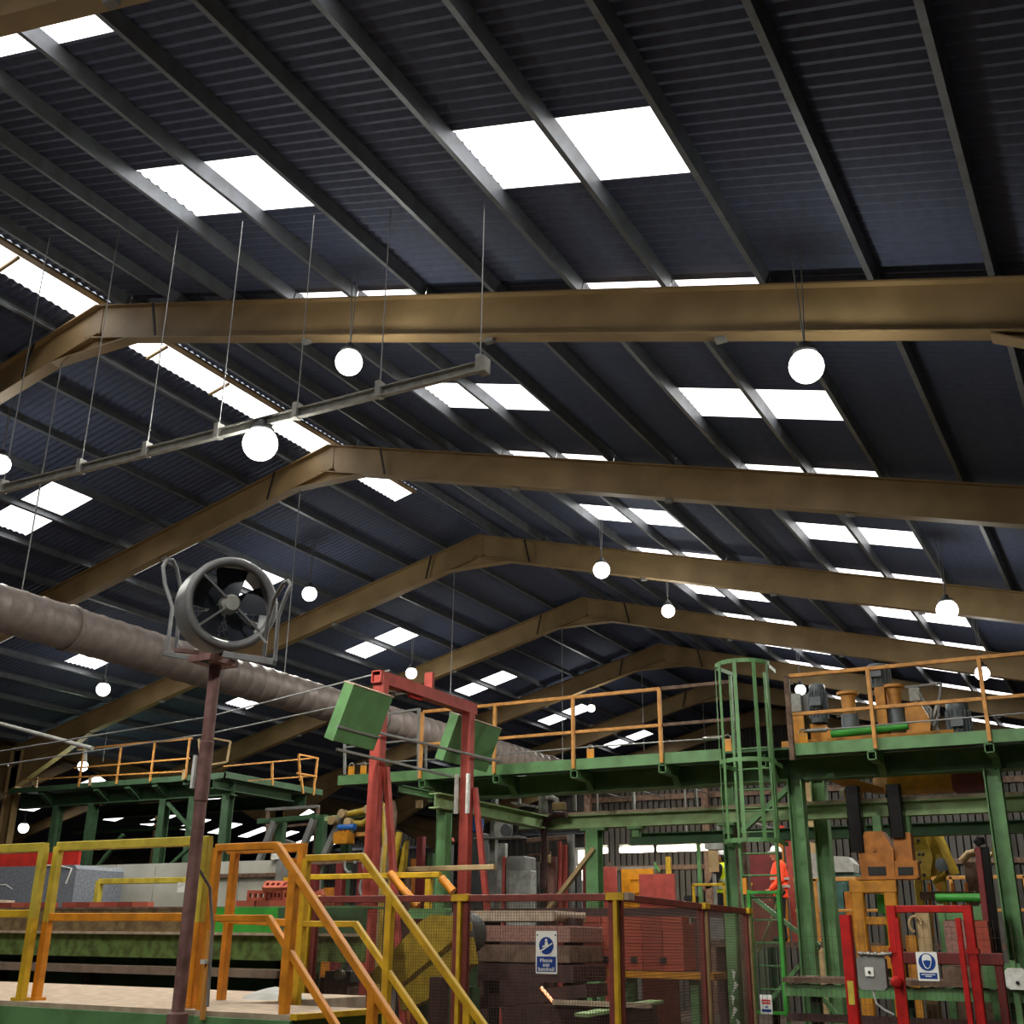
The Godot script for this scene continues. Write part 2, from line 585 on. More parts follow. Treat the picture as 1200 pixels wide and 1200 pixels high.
func portal(cx: float, z: float, xr: float, xl: float, right_column: bool) -> void:
	var D := 0.5976
	for s in [1.0, -1.0]:
		var xe := xr if s > 0 else xl
		var sl := Vector3(s, -TA, 0).normalized()
		var up := Vector3(s * TA, 1, 0).normalized()
		var dep := D * sl.dot(Vector3(s, 0, 0))
		var a := Vector3(cx, RH, z) - up * dep / 2
		var b := Vector3(xe, RH - TA * absf(xe - cx), z) - up * dep / 2
		nb()
		sweep(a, b, ibeam(0.21, dep, 0.02, 0.014), up)
		put("rafter", M.rafter)
		# tapered haunch at the eave
		var hx: float = xe - s * 3.1
		var y0: float = RH - TA * absf(hx - cx) - D
		var y1 := RH - TA * absf(xe - cx) - D
		nb()
		plate([Vector3(hx, y0, z - 0.007), Vector3(xe, y1, z - 0.007), Vector3(xe, y1 - 0.75, z - 0.007)], Vector3(0, 0, 0.014))
		bar(Vector3(hx - s * 0.05, y0 - 0.01, z), Vector3(xe, y1 - 0.76, z), 0.21, 0.02)
		put("haunch", M.rafter)
		# stiffener a little way from the apex
		nb()
		var c := Vector3(cx + s * 1.32, RH - TA * 1.32 - 0.02, z + 0.115)
		bar(c, c + Vector3(s * 0.14, -D + 0.02, 0), 0.02, 0.04)
		put("fly_brace", M.black)
		# bolts along the underside
		for i in 3:
			var q := Vector3(cx + s * (4.3 + 2.9 * i), 0, z)
			q.y = RH - TA * absf(q.x - cx) - D - 0.03
			nb(); box(q, Vector3(0.12, 0.06, 0.08)); put("clamp", M.grey)
		if s < 0 or right_column:
			nb()
			var top := RH - TA * absf(xe - cx) - 0.1
			sweep(Vector3(xe - s * 0.22, 0, z), Vector3(xe - s * 0.22, top, z), ibeam(0.21, 0.46, 0.02, 0.014), Vector3(1, 0, 0))
			bar(Vector3(xe - s * 0.22, 0.0, z), Vector3(xe - s * 0.22, 0.03, z), 0.4, 0.6, Vector3(1, 0, 0))
			put("column", M.rafter)
	nb()
	for dz in [-0.007]:
		plate([Vector3(cx - 0.75, RH - D - 0.19, z + dz), Vector3(cx, RH - D, z + dz), Vector3(cx + 0.75, RH - D - 0.19, z + dz), Vector3(cx + 0.5, RH - D - 0.21, z + dz), Vector3(cx - 0.5, RH - D - 0.21, z + dz)], Vector3(0, 0, 0.014))
	bar(Vector3(cx - 0.5, RH - D - 0.21, z), Vector3(cx + 0.5, RH - D - 0.21, z), 0.21, 0.02)
	for s in [1.0, -1.0]:
		bar(Vector3(cx + s * 0.5, RH - D - 0.21, z), Vector3(cx + s * 0.85, RH - D - 0.215, z), 0.21, 0.02)
	bar(Vector3(cx, RH - 0.01, z), Vector3(cx, RH - D - 0.2, z), 0.21, 0.03, Vector3.BACK)
	put("apex_plate", M.rafter)

# ---------- what hangs from the roof ----------
func high_bay(at: Vector3, hang_at: float, label: String, r := 0.17, e := 1.0) -> void:
	# at: centre of the glowing face, which looks down
	var hang := hang_at if hang_at < 0.5 else roof_y(at.x, PUR - 0.004) - at.y - 0.013
	for px in PURR + PURL:
		if hang_at >= 0.5 and absf(px - at.x) < 0.13:
			hang = roof_y(at.x, -0.012) - at.y
	var t := thing("high_bay_lamp", label, "lamp", at, "round high bay lamps under the roof")
	nb(); lathe(at + Vector3(0, r * 0.75, 0), Vector3.UP, [Vector2(0.0, 0.13), Vector2(0.05, 0.13), Vector2(0.06, 0.06), Vector2(r * 0.7, 0.05), Vector2(r * 0.72, 0.02), Vector2(r * 0.62, 0.0), Vector2(0.0, 0.0)], 24); put("housing", M.grey_dark)
	var gl := []
	for i in 11:
		var t2 := lerpf(deg_to_rad(62.0), -PI / 2, i / 10.0)
		gl.append(Vector2(r * cos(t2), r * sin(t2)))
	nb(); lathe(at, Vector3.UP, gl, 24); put("lamp_lens", M.lamp_glow)
	nb(); tube([at + Vector3(0, r + 0.06, 0), at + Vector3(-0.05, hang, 0)], 0.008, 5); tube([at + Vector3(0, r + 0.06, 0), at + Vector3(0.05, hang, 0)], 0.008, 5); put("suspension_wire", M.wire)
	if e > 0.0:
		var g := OmniLight3D.new()
		g.name = numbered("globe_light")
		add_child(g)
		g.position = at
		g.omni_range = 60.0
		g.omni_attenuation = 2.0
		g.light_size = r * 0.8
		g.light_energy = GLOBE_E * e
		g.light_color = Color(1.0, 1.0, 0.96)
		g.shadow_enabled = true
		var l := SpotLight3D.new()
		l.name = numbered("high_bay_light")
		add_child(l)
		l.position = at + Vector3(0, -r - 0.02, 0)
		l.rotation.x = -PI / 2
		l.spot_angle = 86.0
		l.spot_angle_attenuation = 0.5
		l.spot_range = 60.0
		l.spot_attenuation = 2.0
		l.light_size = r * 0.9
		l.light_energy = LAMP_E * e
		l.light_color = Color(1.0, 1.0, 0.96)
		l.shadow_enabled = true

func build_roof_fittings() -> void:
	# lamps: where the photograph shows them, and the next two of the same rows above and behind the viewer
	high_bay(Vector3(-2.2, 6.9, -9.9), 0.75, "glowing round lamp under the nearest whole frame's right half", 0.17, 0.85)
	high_bay(Vector3(-7.84, 8.37, -9.91), 1.1, "glowing round lamp just under the nearest whole frame, left of the tray's free end")
	high_bay(Vector3(-7.775, 6.625, -8.400), 0.27, "glowing round lamp close under the long hanging tray", 0.19)
	high_bay(Vector3(-16.04, 9.06, -11.1), 1.1, "glowing round lamp half cut by the left edge of the view", 0.17)
	high_bay(Vector3(-8.79, 8.61, -19.65), 1.1, "glowing round lamp on two wires before the third frame, right of its apex")
	high_bay(Vector3(-16.07, 9.05, -19.48), 1.1, "glowing round lamp above the duct, right of the tall fan")
	high_bay(Vector3(-8.63, 8.57, -22.89), 1.1, "small glowing round lamp before the fourth frame, above the ladder cage", 0.15)
	high_bay(Vector3(-17.53, 8.67, -25.96), 1.1, "small glowing round lamp above the red portal's top beam", 0.16)
	high_bay(Vector3(-22.4, 7.41, -19.47), 1.1, "glowing round lamp under the duct, left of the fan pole", 0.17, 0.7)
	high_bay(Vector3(-2.39, 6.95, -19.62), 0.8, "glowing round lamp overlapping the far right rooflight", 0.18)
	high_bay(Vector3(-8.03, 8.41, -31.6), 1.1, "tiny glowing round lamp above the grey box on the gantry", 0.15)
	high_bay(Vector3(-2.52, 6.98, -25.0), 0.8, "small glowing round lamp beside the orange rail's top at the far right", 0.15)
	high_bay(Vector3(-26.87, 6.25, -23.02), 1.0, "glowing round lamp behind the left gantry's guard rail", 0.15, 0.35)
	high_bay(Vector3(-33.0, 5.0, -26.2), 2.6, "glowing round lamp low at the left, beside the brown column", 0.17, 0.4)
	high_bay(Vector3(-15.95, 9.08, -34.6), 1.0, "tiny glowing round lamp behind the orange rail's post, deep in the hall", 0.13)
	high_bay(Vector3(-2.3, 6.9, -1.0), 0.75, "round lamp of the right row, above the viewer")
	high_bay(Vector3(-8.3, 8.4, -1.0), 1.1, "round lamp of the middle row, above the viewer")
	# the long tray hung on wires
	var zt := -8.4
	var t := thing("cable_tray", "long pale cable tray hung level on thin wires below the nearest frame", "cable tray", Vector3(-5, 6.85, zt))
	nb(); sweep(Vector3(-24.0, 6.88, zt), Vector3(-5.0, 6.88, zt), channel(0.06, 0.11, 0.01)); put("tray", M.grey_pale)
	nb(); span(Vector3(-5.04, 6.80, zt - 0.06), Vector3(-4.94, 6.97, zt + 0.06)); put("end_cap", M.grey_pale)
	for x in [-5.02, -6.22, -7.3, -8.41, -9.51, -10.6, -12.0, -13.5, -15.0]:
		nb(); tube([Vector3(x, 6.9, zt), Vector3(x, roof_y(x, 0.0), zt)], 0.007, 5); put("suspension_wire", M.wire)
		nb(); span(Vector3(x - 0.03, 6.82, zt - 0.05), Vector3(x + 0.03, 7.0, zt + 0.05)); put("bracket", M.grey_pale)
	# loose wires on the left slope
	var w := thing("wire", "thin wire hanging down from the left roof slope to the far left machinery", "wire", Vector3(-26.5, 6.0, -23.4))
	pipe("strand", M.wire, [Vector3(-26.5, roof_y(-26.5), -23.4), Vector3(-26.5, 6.4, -23.4)], 0.012, 5)
	# round duct
	thing("ventilation_duct", "large round dusty spiral duct running the length of the hall under the left roof", "duct", Vector3(-14.0, 6.0, -20))
	nb()
	var prof := []
	var L := 53.0
	var n := 144
	for i in n:
		var y := L * i / n
		var d := L / n
		prof.append(Vector2(0.335, y)); prof.append(Vector2(0.335, y + d * 0.84)); prof.append(Vector2(0.345, y + d * 0.88)); prof.append(Vector2(0.345, y + d * 0.96))
	lathe(Vector3(-14.0, 6.02, 7.6), Vector3.FORWARD, prof, 28)
	put("spiral_tube", M.duct)
	for z in [-11.3, -19.5, -27.5]:
		nb(); lathe(Vector3(-14.0, 6.02, z), Vector3.FORWARD, [Vector2(0.345, 0.0), Vector2(0.365, 0.01), Vector2(0.365, 0.07), Vector2(0.345, 0.08)], 28); put("joint_collar", M.duct)
	for z in [-10.42, -16.42, -22.42, -28.42, -34.42, -40.42]:
		nb(); tube([Vector3(-14.0, 6.33, z), Vector3(-14.0, roof_y(-14.0, -0.65), z)], 0.012, 5); put("hanger", M.wire)
	# thin cables crossing at the left
	thing("cable", "upper of two thin cables strung across from the left edge to the red portal", "cable", Vector3(-15.97, 4.38, -12))
	pipe("strand", M.wire, [Vector3(-18.5, 4.26, -12.0), Vector3(-11.555, 4.576, -12.000), Vector3(-8.1, 4.80, -11.5)], 0.012, 5)
	thing("cable", "lower of two thin cables strung across from the left edge to the red portal", "cable", Vector3(-15.9, 4.2, -12))
	pipe("strand", M.wire, [Vector3(-18.5, 4.05, -12.0), Vector3(-11.520, 4.330, -12.000), Vector3(-9.052, 4.488, -11.800), Vector3(-8.1, 4.62, -11.5)], 0.012, 5)
	thing("conduit", "short pale conduit on a bracket reaching in from the left edge", "conduit", Vector3(-15.551, 4.649, -12.600))
	pipe("conduit_tube", M.grey_pale, [Vector3(-18.338, 5.345, -12.600), Vector3(-14.554, 4.416, -12.600)], 0.035, 8)
	pipe("bracket", M.grey_pale, [Vector3(-14.716, 4.454, -12.600), Vector3(-14.668, 4.222, -12.600)], 0.03, 6)

# ---------- the green gantry across the middle ----------
const GZ := -15.0

func guard_rail(called: String, label: String, x0: float, x1: float, posts: Array, m: Material, z: float, deck: float, group := "") -> Node3D:
	var t := thing(called, label, "guard rail", Vector3((x0 + x1) / 2, deck, z), group)
	rod("top_rail", m, Vector3(x0, deck + 0.91, z), Vector3(x1, deck + 0.91, z), 0.05)
	rod("mid_rail", m, Vector3(x0, deck + 0.39, z), Vector3(x1, deck + 0.39, z), 0.045)
	for x in posts:
		rod("post", m, Vector3(x, deck - 0.14, z + 0.03), Vector3(x, deck + 0.9, z + 0.03), 0.05, 0.05)
	return t

func build_gantry() -> void:
	var t := thing("gantry_walkway", "long green steel gantry walkway across the middle, carrying orange guard rails", "gantry", Vector3(-6, 3.97, GZ))
	block("fascia", M.green, Vector3(-11.48, 3.965, GZ - 0.06), Vector3(-4.97, 4.12, GZ))
	block("fascia", M.green, Vector3(-4.02, 3.965, GZ - 0.06), Vector3(1.2, 4.12, GZ))
	block("deck_plate", M.green_dull, Vector3(-11.48, 4.06, -15.86), Vector3(1.2, 4.09, GZ - 0.06))
	block("deck_plate", M.green_dull, Vector3(-11.48, 4.06, -17.2), Vector3(1.2, 4.09, -16.8))
	for x in [-10.8, -8.5, -5.83, -2.96, -0.3]:
		nb(); sweep(Vector3(x, 3.97, -15.76), Vector3(x, 3.97, -16.9), ibeam(0.1, 0.12, 0.01, 0.008)); put("cross_beam", M.green)
	nb(); sweep(Vector3(-9.9, 3.88, -15.75), Vector3(1.2, 3.88, -15.75), ibeam(0.22, 0.29, 0.02, 0.014)); put("girder", M.green)
	nb(); sweep(Vector3(-10.9, 3.96, -16.9), Vector3(1.2, 3.96, -16.9), ibeam(0.16, 0.18, 0.016, 0.012)); put("girder", M.green)
	for x in [-9.83, -8.5, -7.2, -5.83, -4.4, -2.96, -1.55, -0.3]:
		nb()
		plate([Vector3(x, 4.02, GZ - 0.07), Vector3(x, 3.90, GZ - 0.07), Vector3(x, 3.88, GZ - 0.38), Vector3(x, 3.72, GZ - 0.6), Vector3(x, 3.72, GZ - 0.7), Vector3(x, 4.02, GZ - 0.7)], Vector3(0.012, 0, 0))
		bar(Vector3(x + 0.006, 3.72, GZ - 0.6), Vector3(x + 0.006, 3.88, GZ - 0.38), 0.1, 0.012)
		put("bracket", M.green)
		nb()
		# open square tube end below the fascia
		for q in [[Vector3(-0.05, 0, 0), 0.012, 0.11], [Vector3(0.05, 0, 0), 0.012, 0.11], [Vector3(0, -0.05, 0), 0.11, 0.012], [Vector3(0, 0.05, 0), 0.11, 0.012]]:
			sweep(Vector3(x, 3.90, GZ + 0.02) + q[0], Vector3(x, 3.90, GZ - 0.4) + q[0], rect(q[1], q[2]))
		put("tube_end", M.green)
	block("toe_plate", M.green_dull, Vector3(-11.3, 4.09, -17.2), Vector3(1.2, 4.22, -17.17))
	for x in [-4.13, -1.62]:
		nb(); sweep(Vector3(x, 0, -15.6), Vector3(x, 3.735, -15.6), ibeam(0.2, 0.2, 0.018, 0.012), Vector3(1, 0, 0))
		bar(Vector3(x, 0, -15.6), Vector3(x, 0.025, -15.6), 0.34, 0.34); put("column", M.green)
	for x in [-10.6, -5.51, -4.14]:
		nb(); sweep(Vector3(x, 0, -16.9), Vector3(x, 3.88, -16.9), ibeam(0.2, 0.2, 0.018, 0.012), Vector3(1, 0, 0)); put("column", M.green)
	nb(); sweep(Vector3(-4.95, 3.02, -15.66), Vector3(-4.2, 3.62, -15.66), angle(0.09, 0.09, 0.01)); put("knee_brace", M.green)
	nb(); sweep(Vector3(-5.015, 2.343, -15.660), Vector3(-4.010, 1.573, -15.660), rect(0.09, 0.05)); put("diagonal_brace", M.green)
	nb(); sweep(Vector3(-4.004, 1.646, -15.660), Vector3(-4.677, 0.961, -15.660), rect(0.09, 0.05)); put("diagonal_brace", M.green)
	nb(); sweep(Vector3(-4.257, 1.280, -15.660), Vector3(-3.812, 0.740, -15.660), rect(0.09, 0.05)); put("diagonal_brace", M.green)
	# guard rails
	guard_rail("gantry_guard_rail", "orange guard rail along the green gantry, between the grey end rails and the ladder cage", -9.86, -5.83, [-9.86, -8.53, -7.2, -5.83], M.orange_dusty, GZ, 4.12)
	guard_rail("gantry_guard_rail", "rust brown end of the orange guard rail, just left of the ladder cage", -5.80, -4.75, [], M.brown, GZ, 4.12)
	guard_rail("gantry_guard_rail", "orange guard rail in front of the grey motors, right of the ladder cage", -3.95, 1.0, [-2.9, -1.53, -0.2], M.orange_dusty, GZ, 4.12)
	rod("end_post", M.brown, Vector3(-3.98, 3.9, GZ + 0.03), Vector3(-3.98, 5.03, GZ + 0.03), 0.07)
	# grey end rails at the left end
	thing("end_rail", "thin grey end rails around the gantry's left end, beside the orange post", "guard rail", Vector3(-10.6, 4.12, -15))
	rod("top_rail", M.grey, Vector3(-10.679, 5.046, -15.000), Vector3(-9.935, 5.082, -15.000), 0.035)
	rod("post", M.grey, Vector3(-9.898, 3.992, -15.000), Vector3(-9.952, 5.097, -15.000), 0.05)
	rod("post", M.grey, Vector3(-11.345, 4.125, -15.000), Vector3(-11.390, 4.681, -15.000), 0.04)
	rod("post", M.grey, Vector3(-10.034, 4.102, -15.400), Vector3(-10.056, 4.593, -15.400), 0.035)
	rod("lower_rail", M.grey, Vector3(-11.381, 4.569, -15.000), Vector3(-9.912, 4.604, -15.000), 0.03)
	# yellow brackets of the emergency pull cord
	for d in [[Vector3(-11.306, 4.248, -15.120), "outermost at its left end"], [Vector3(-11.065, 4.234, -15.120), "second from its left end"], [Vector3(-6.994, 4.168, -15.120), "alone amid the left guard rail"], [Vector3(-4.908, 4.151, -15.120), "inside the ladder cage's left edge"], [Vector3(-3.853, 4.171, -15.120), "just right of the brown end post"]]:
		var p: Vector3 = d[0]
		thing("pull_cord_bracket", "yellow cord bracket on the gantry edge, " + d[1], "bracket", Vector3(p.x, 4.12, -15.12), "yellow pull cord brackets")
		block("bracket_plate", M.door_yellow, Vector3(p.x - 0.055, 4.09, -15.13), Vector3(p.x + 0.055, 4.27, -15.11))
		nb(); tube(arc(Vector3(p.x, 4.28, -15.12), Vector3(0.045, 0, 0), Vector3(0, 0.045, 0), 0, TAU * 0.95, 14), 0.012, 6); put("eye_ring", M.steel)
	thing("pull_wire", "thin grey emergency pull cord running along the green gantry edge", "cord", Vector3(-7, 4.3, -15.12))
	pipe("cord", M.wire, [Vector3(-11.2, 4.30, -15.12), Vector3(-9.0, 4.285, -15.12), Vector3(-7.0, 4.30, -15.12), Vector3(-4.95, 4.29, -15.12)], 0.011, 5)
	pipe("cord", M.wire, [Vector3(-3.85, 4.29, -15.12), Vector3(-2.2, 4.31, -15.12), Vector3(0.9, 4.33, -15.12)], 0.011, 5)
	for xx in [-5.12, -3.66]:
		nb(); lathe(Vector3(xx - 0.16, 4.295, -15.12), Vector3.RIGHT, [Vector2(0.0, 0), Vector2(0.03, 0.02), Vector2(0.03, 0.28), Vector2(0.0, 0.3)], 10); put("cord_spring", M.steel)
	build_ladder()
	build_gantry_machines()
	# lower green frame behind the gantry
	thing("transfer_frame", "lower pale green beam frame with rail, under and behind the gantry", "frame", Vector3(-6, 0, -16.3))
	nb(); sweep(Vector3(-8.3, 3.355, -16.2), Vector3(0.8, 3.355, -16.2), ibeam(0.18, 0.2, 0.018, 0.012)); put("beam", M.green_pale)
	block("rail", M.dust_pale, Vector3(-8.3, 3.455, -16.25), Vector3(0.8, 3.50, -16.15))
	nb(); sweep(Vector3(-8.25, 3.355, -16.3), Vector3(-8.25, 3.355, -12.9), ibeam(0.18, 0.2, 0.018, 0.012)); put("beam", M.green_pale)
	nb(); sweep(Vector3(-8.3, 3.38, -19.6), Vector3(0.8, 3.38, -19.6), ibeam(0.18, 0.2, 0.018, 0.012)); put("beam", M.green_dull)
	nb(); sweep(Vector3(-7.45, 0, -16.2), Vector3(-7.45, 3.215, -16.2), ibeam(0.2, 0.2, 0.016, 0.012)); bar(Vector3(-7.45, 3.215, -16.2), Vector3(-7.45, 3.254, -16.2), 0.42, 0.2); put("column", M.green)
	for x in [-6.75, -5.33]:
		nb(); bar(Vector3(x, 3.10, -16.2), Vector3(x, 3.215, -16.2), 0.12, 0.12); bar(Vector3(x, 3.215, -16.2), Vector3(x, 3.254, -16.2), 0.26, 0.2); put("stub_post", M.green)
	nb(); sweep(Vector3(-7.4, 2.95, -16.1), Vector3(-8.3, 1.95, -16.1), rect(0.10, 0.06)); put("diagonal_brace", M.tan)
	for x in [-2.85, -3.45]:
		nb(); bar(Vector3(x, 3.0, -16.2), Vector3(x, 3.254, -16.2), 0.14, 0.14); put("stub_post", M.green)
	nb(); sweep(Vector3(-8.28, 0, -13.2), Vector3(-8.28, 3.254, -13.2), rect(0.14, 0.14, 0.01)); put("column", M.green)
	# dropping black hose at the frame corner
	thing("hose", "dark hose curling over the pale green beam corner and hanging down", "hose", Vector3(-8.0, 2.0, -16.0))
	pipe("hose_tube", M.maroon, [Vector3(-7.818, 3.448, -16.000), Vector3(-8.024, 3.469, -16.000), Vector3(-8.157, 3.371, -16.000), Vector3(-8.216, 3.207, -16.000), Vector3(-8.201, 2.890, -16.000), Vector3(-8.229, 2.393, -16.000)], 0.05, 8)
	thing("hose", "small dark hose looping from the pale beam's end", "hose", Vector3(-10.946, 5.125, -15.500))
	pipe("hose_tube", M.black, [Vector3(-8.237, 4.546, -11.600), Vector3(-8.149, 4.557, -11.700), Vector3(-8.077, 4.610, -11.900)], 0.018, 6)

func build_ladder() -> void:
	thing("caged_ladder", "green steel ladder with a tall safety cage, up to the gantry", "ladder", Vector3(-4.5, 0.3, -15.1))
	var zl := GZ + 0.06
	for x in [-4.76, -4.27]:
		rod("stringer", M.green, Vector3(x, 0.35, zl), Vector3(x, 5.1, zl), 0.035, 0.065)
	for i in 14:
		var y := 0.55 + 0.272 * i
		pipe("rung", M.green, [Vector3(-4.76, y, zl), Vector3(-4.27, y, zl)], 0.014, 6)
	for h in [[5.1, 1.0], [3.82, 1.0], [2.83, 1.0]]:
		var y: float = h[0]
		var xl := -4.73 - (0.07 if y < 4 else 0.0)
		var pts := [Vector3(xl + 0.05, y, zl), Vector3(xl - 0.02, y, zl + 0.42)]
		pts.append_array(arc(Vector3(-4.42, y, zl + 0.5), Vector3(-0.36, 0, 0), Vector3(0, 0, 0.36), 0.0, PI, 12))
		pts.append_array([Vector3(-4.10, y, zl + 0.42), Vector3(-4.12, y, zl)])
		nb()
		path_sweep(pts, rect(0.012, 0.055), Vector3.UP)
		put("cage_hoop", M.green)
	for a in [0.08, 0.28, 0.5, 0.72, 0.92]:
		var q := Vector3(-4.42 - 0.365 * cos(a * PI), 0, zl + 0.5 + 0.365 * sin(a * PI))
		rod("cage_strap", M.green, Vector3(q.x, 2.81, q.z), Vector3(q.x, 5.12, q.z), 0.05, 0.01, Vector3(cos(a * PI), 0, -sin(a * PI)))
	thing("ladder_guard", "bright green mesh guard gate locked over the ladder's lower rungs", "gate", Vector3(-4.5, 0.8, -14.85))
	var zg := -14.86
	for x in [-4.66, -4.27]:
		rod("stile", M.green_bright, Vector3(x, 0.80, zg), Vector3(x, 2.27, zg), 0.05, 0.04)
	for y in [0.83, 2.24]:
		rod("cross_bar", M.green_bright, Vector3(-4.66, y, zg), Vector3(-4.27, y, zg), 0.06, 0.04)
	nb()
	for i in 12:
		var x := -4.64 + 0.03 * i
		sweep(Vector3(x, 0.83, zg), Vector3(x, 2.24, zg), rect(0.004, 0.004))
	for i in 46:
		var y := 0.85 + 0.03 * i
		sweep(Vector3(-4.66, y, zg), Vector3(-4.27, y, zg), rect(0.004, 0.004))
	put("wire_mesh", M.green_dull).set_meta("kind", "stuff")
	nb(); sweep(Vector3(-4.70, 2.42, zg), Vector3(-4.70, 2.22, zg), rect(0.05, 0.05)); put("latch", M.orange)
	thing("small_sign", "small white notice with red and blue print at the foot of the ladder guard", "sign", Vector3(-4.499, 0.936, -14.800))
	var c: Vector3 = Vector3(-4.506, 0.925, -14.820)
	var spl := block("sign_plate", M.sign_white, c - Vector3(0.075, 0.11, 0.004), c + Vector3(0.075, 0.11, 0.004))
	nb()
	for y in [0.035, 0.005]:
		span(c + Vector3(-0.055, y, 0.004), c + Vector3(0.055, y + 0.02, 0.006))
	put("red_print", M.sign_red, spl)
	nb(); span(c + Vector3(-0.06, -0.085, 0.004), c + Vector3(0.06, -0.055, 0.006)); span(c + Vector3(-0.012, -0.04, 0.004), c + Vector3(0.012, -0.02, 0.006)); put("blue_print", M.sign_blue, spl)

func motor(called: String, label: String, at: Vector3, r: float, h: float) -> void:
	thing(called, label, "motor", at)
	nb(); lathe(at, Vector3.UP, [Vector2(r * 0.9, 0), Vector2(r, 0.02), Vector2(r, h * 0.82), Vector2(r * 1.03, h * 0.83), Vector2(r * 1.03, h * 0.95), Vector2(r * 0.9, h), Vector2(0, h + 0.01), Vector2(0, h + 0.01)], 18); var mb := put("motor_body", M.motor)
	nb()
	for i in 16:
		var a := TAU * i / 16
		var d := Vector3(cos(a), 0, sin(a))
		bar(at + d * (r + 0.012) + Vector3(0, 0.06, 0), at + d * (r + 0.012) + Vector3(0, h * 0.8, 0), 0.008, 0.03, d)
	put("cooling_fins", M.motor, mb)
	block("terminal_box", M.motor, at + Vector3(-0.08, h * 0.4, r - 0.01), at + Vector3(0.08, h * 0.62, r + 0.07), mb)

func build_gantry_machines() -> void:
	var z := -16.0
	thing("trolley_frame", "dusty orange trolley frame lying on the gantry right of the ladder", "trolley", Vector3(-3, 4.12, z))
	block("side_beam", M.machine_yellow, Vector3(-4.3, 4.10, z + 0.30), Vector3(-2.02, 4.27, z + 0.36))
	block("side_beam", M.machine_yellow, Vector3(-4.3, 4.10, z - 0.5), Vector3(-2.02, 4.27, z - 0.44))
	nb(); plate([Vector3(-4.18, 4.27, z + 0.3), Vector3(-3.98, 4.27, z + 0.3), Vector3(-3.98, 4.62, z + 0.3), Vector3(-4.18, 4.62, z + 0.3)], Vector3(0, 0, -0.04)); put("end_plate", M.machine_yellow)
	nb(); plate([Vector3(-3.97, 4.27, z), Vector3(-3.55, 4.27, z), Vector3(-3.75, 4.52, z), Vector3(-3.97, 4.55, z)], Vector3(0, 0, -0.03)); put("gusset", M.machine_yellow)
	block("upright", M.machine_yellow, Vector3(-3.03, 4.20, z - 0.1), Vector3(-2.9, 4.98, z + 0.04))
	nb(); plate([Vector3(-2.66, 4.2, z + 0.1), Vector3(-2.36, 4.2, z + 0.1), Vector3(-2.33, 4.45, z + 0.1), Vector3(-2.42, 4.66, z + 0.1), Vector3(-2.64, 4.67, z + 0.1)], Vector3(0, 0, -0.16)); put("bearing_housing", M.machine_yellow)
	nb(); tube([Vector3(-3.66, 4.36, z + 0.1), Vector3(-2.62, 4.41, z + 0.1)], 0.055, 10); put("drive_shaft", M.green_bright)
	block("crossbeam", M.brown, Vector3(-3.75, 4.45, z - 0.35), Vector3(-2.9, 4.52, z - 0.25))
	for p in [[-3.44, 4.66], [-2.81, 4.70]]:
		nb(); lathe(Vector3(p[0], 4.4, z - 0.15), Vector3.UP, [Vector2(0.12, 0), Vector2(0.12, p[1] - 4.4), Vector2(0.11, p[1] - 4.4), Vector2(0.0, p[1] - 4.4)], 16); put("gear_case", M.motor)
		nb(); lathe(Vector3(p[0], p[1], z - 0.15), Vector3.UP, [Vector2(0.0, 0.0), Vector2(0.085, 0), Vector2(0.105, 0.27), Vector2(0.155, 0.28), Vector2(0.155, 0.32), Vector2(0.0, 0.32)], 16); put("flanged_neck", M.orange_dusty)
	motor("vertical_motor", "grey vertical motor standing at the trolley's left, beside a grey box", Vector3(-3.83, 4.55, z), 0.11, 0.55)
	motor("vertical_motor", "grey vertical motor on the orange flange, topmost of the gantry machines", Vector3(-2.99, 4.99, z - 0.15), 0.145, 0.34)
	motor("vertical_motor", "dark grey drum motor at the gantry's right, under the rooflights", Vector3(-2.0, 4.12, z - 0.1), 0.14, 0.58)
	thing("junction_box", "grey electrical box on the gantry, left of the grey motors", "electrical box", Vector3(-4.1, 4.6, z))
	block("box_body", M.grey_pale, Vector3(-4.2, 4.72, z - 0.05), Vector3(-4.05, 4.98, z + 0.1))
	block("box_body", M.grey, Vector3(-4.04, 4.68, z - 0.2), Vector3(-3.94, 4.98, z))
	rod("box_post", M.grey, Vector3(-4.1, 4.1, z), Vector3(-4.1, 4.75, z), 0.05)
	thing("cable_chain_stand", "tangle of grey brackets and cables between the orange bearing and the drum motor", "bracket", Vector3(-2.3, 4.2, z))
	rod("stand_bar", M.grey, Vector3(-2.62, 4.95, z), Vector3(-2.15, 4.96, z), 0.03)
	rod("stand_bar", M.grey, Vector3(-2.15, 4.96, z), Vector3(-2.3, 4.25, z), 0.03)
	rod("stand_bar", M.grey, Vector3(-2.45, 4.85, z), Vector3(-2.25, 4.3, z), 0.04)
	rod("stand_bar", M.steel, Vector3(-2.2, 4.75, z), Vector3(-2.4, 4.3, z), 0.04)
	block("cable_box", M.grey_pale, Vector3(-2.58, 4.75, z - 0.1), Vector3(-2.44, 4.93, z + 0.02))
	nb(); tube([Vector3(-2.5, 4.75, z + 0.05), Vector3(-2.42, 4.5, z + 0.08), Vector3(-2.3, 4.38, z + 0.05), Vector3(-2.22, 4.55, z)], 0.02, 6); tube([Vector3(-2.44, 4.8, z), Vector3(-2.3, 4.6, z + 0.1), Vector3(-2.36, 4.35, z)], 0.02, 6); put("cable", M.grey)

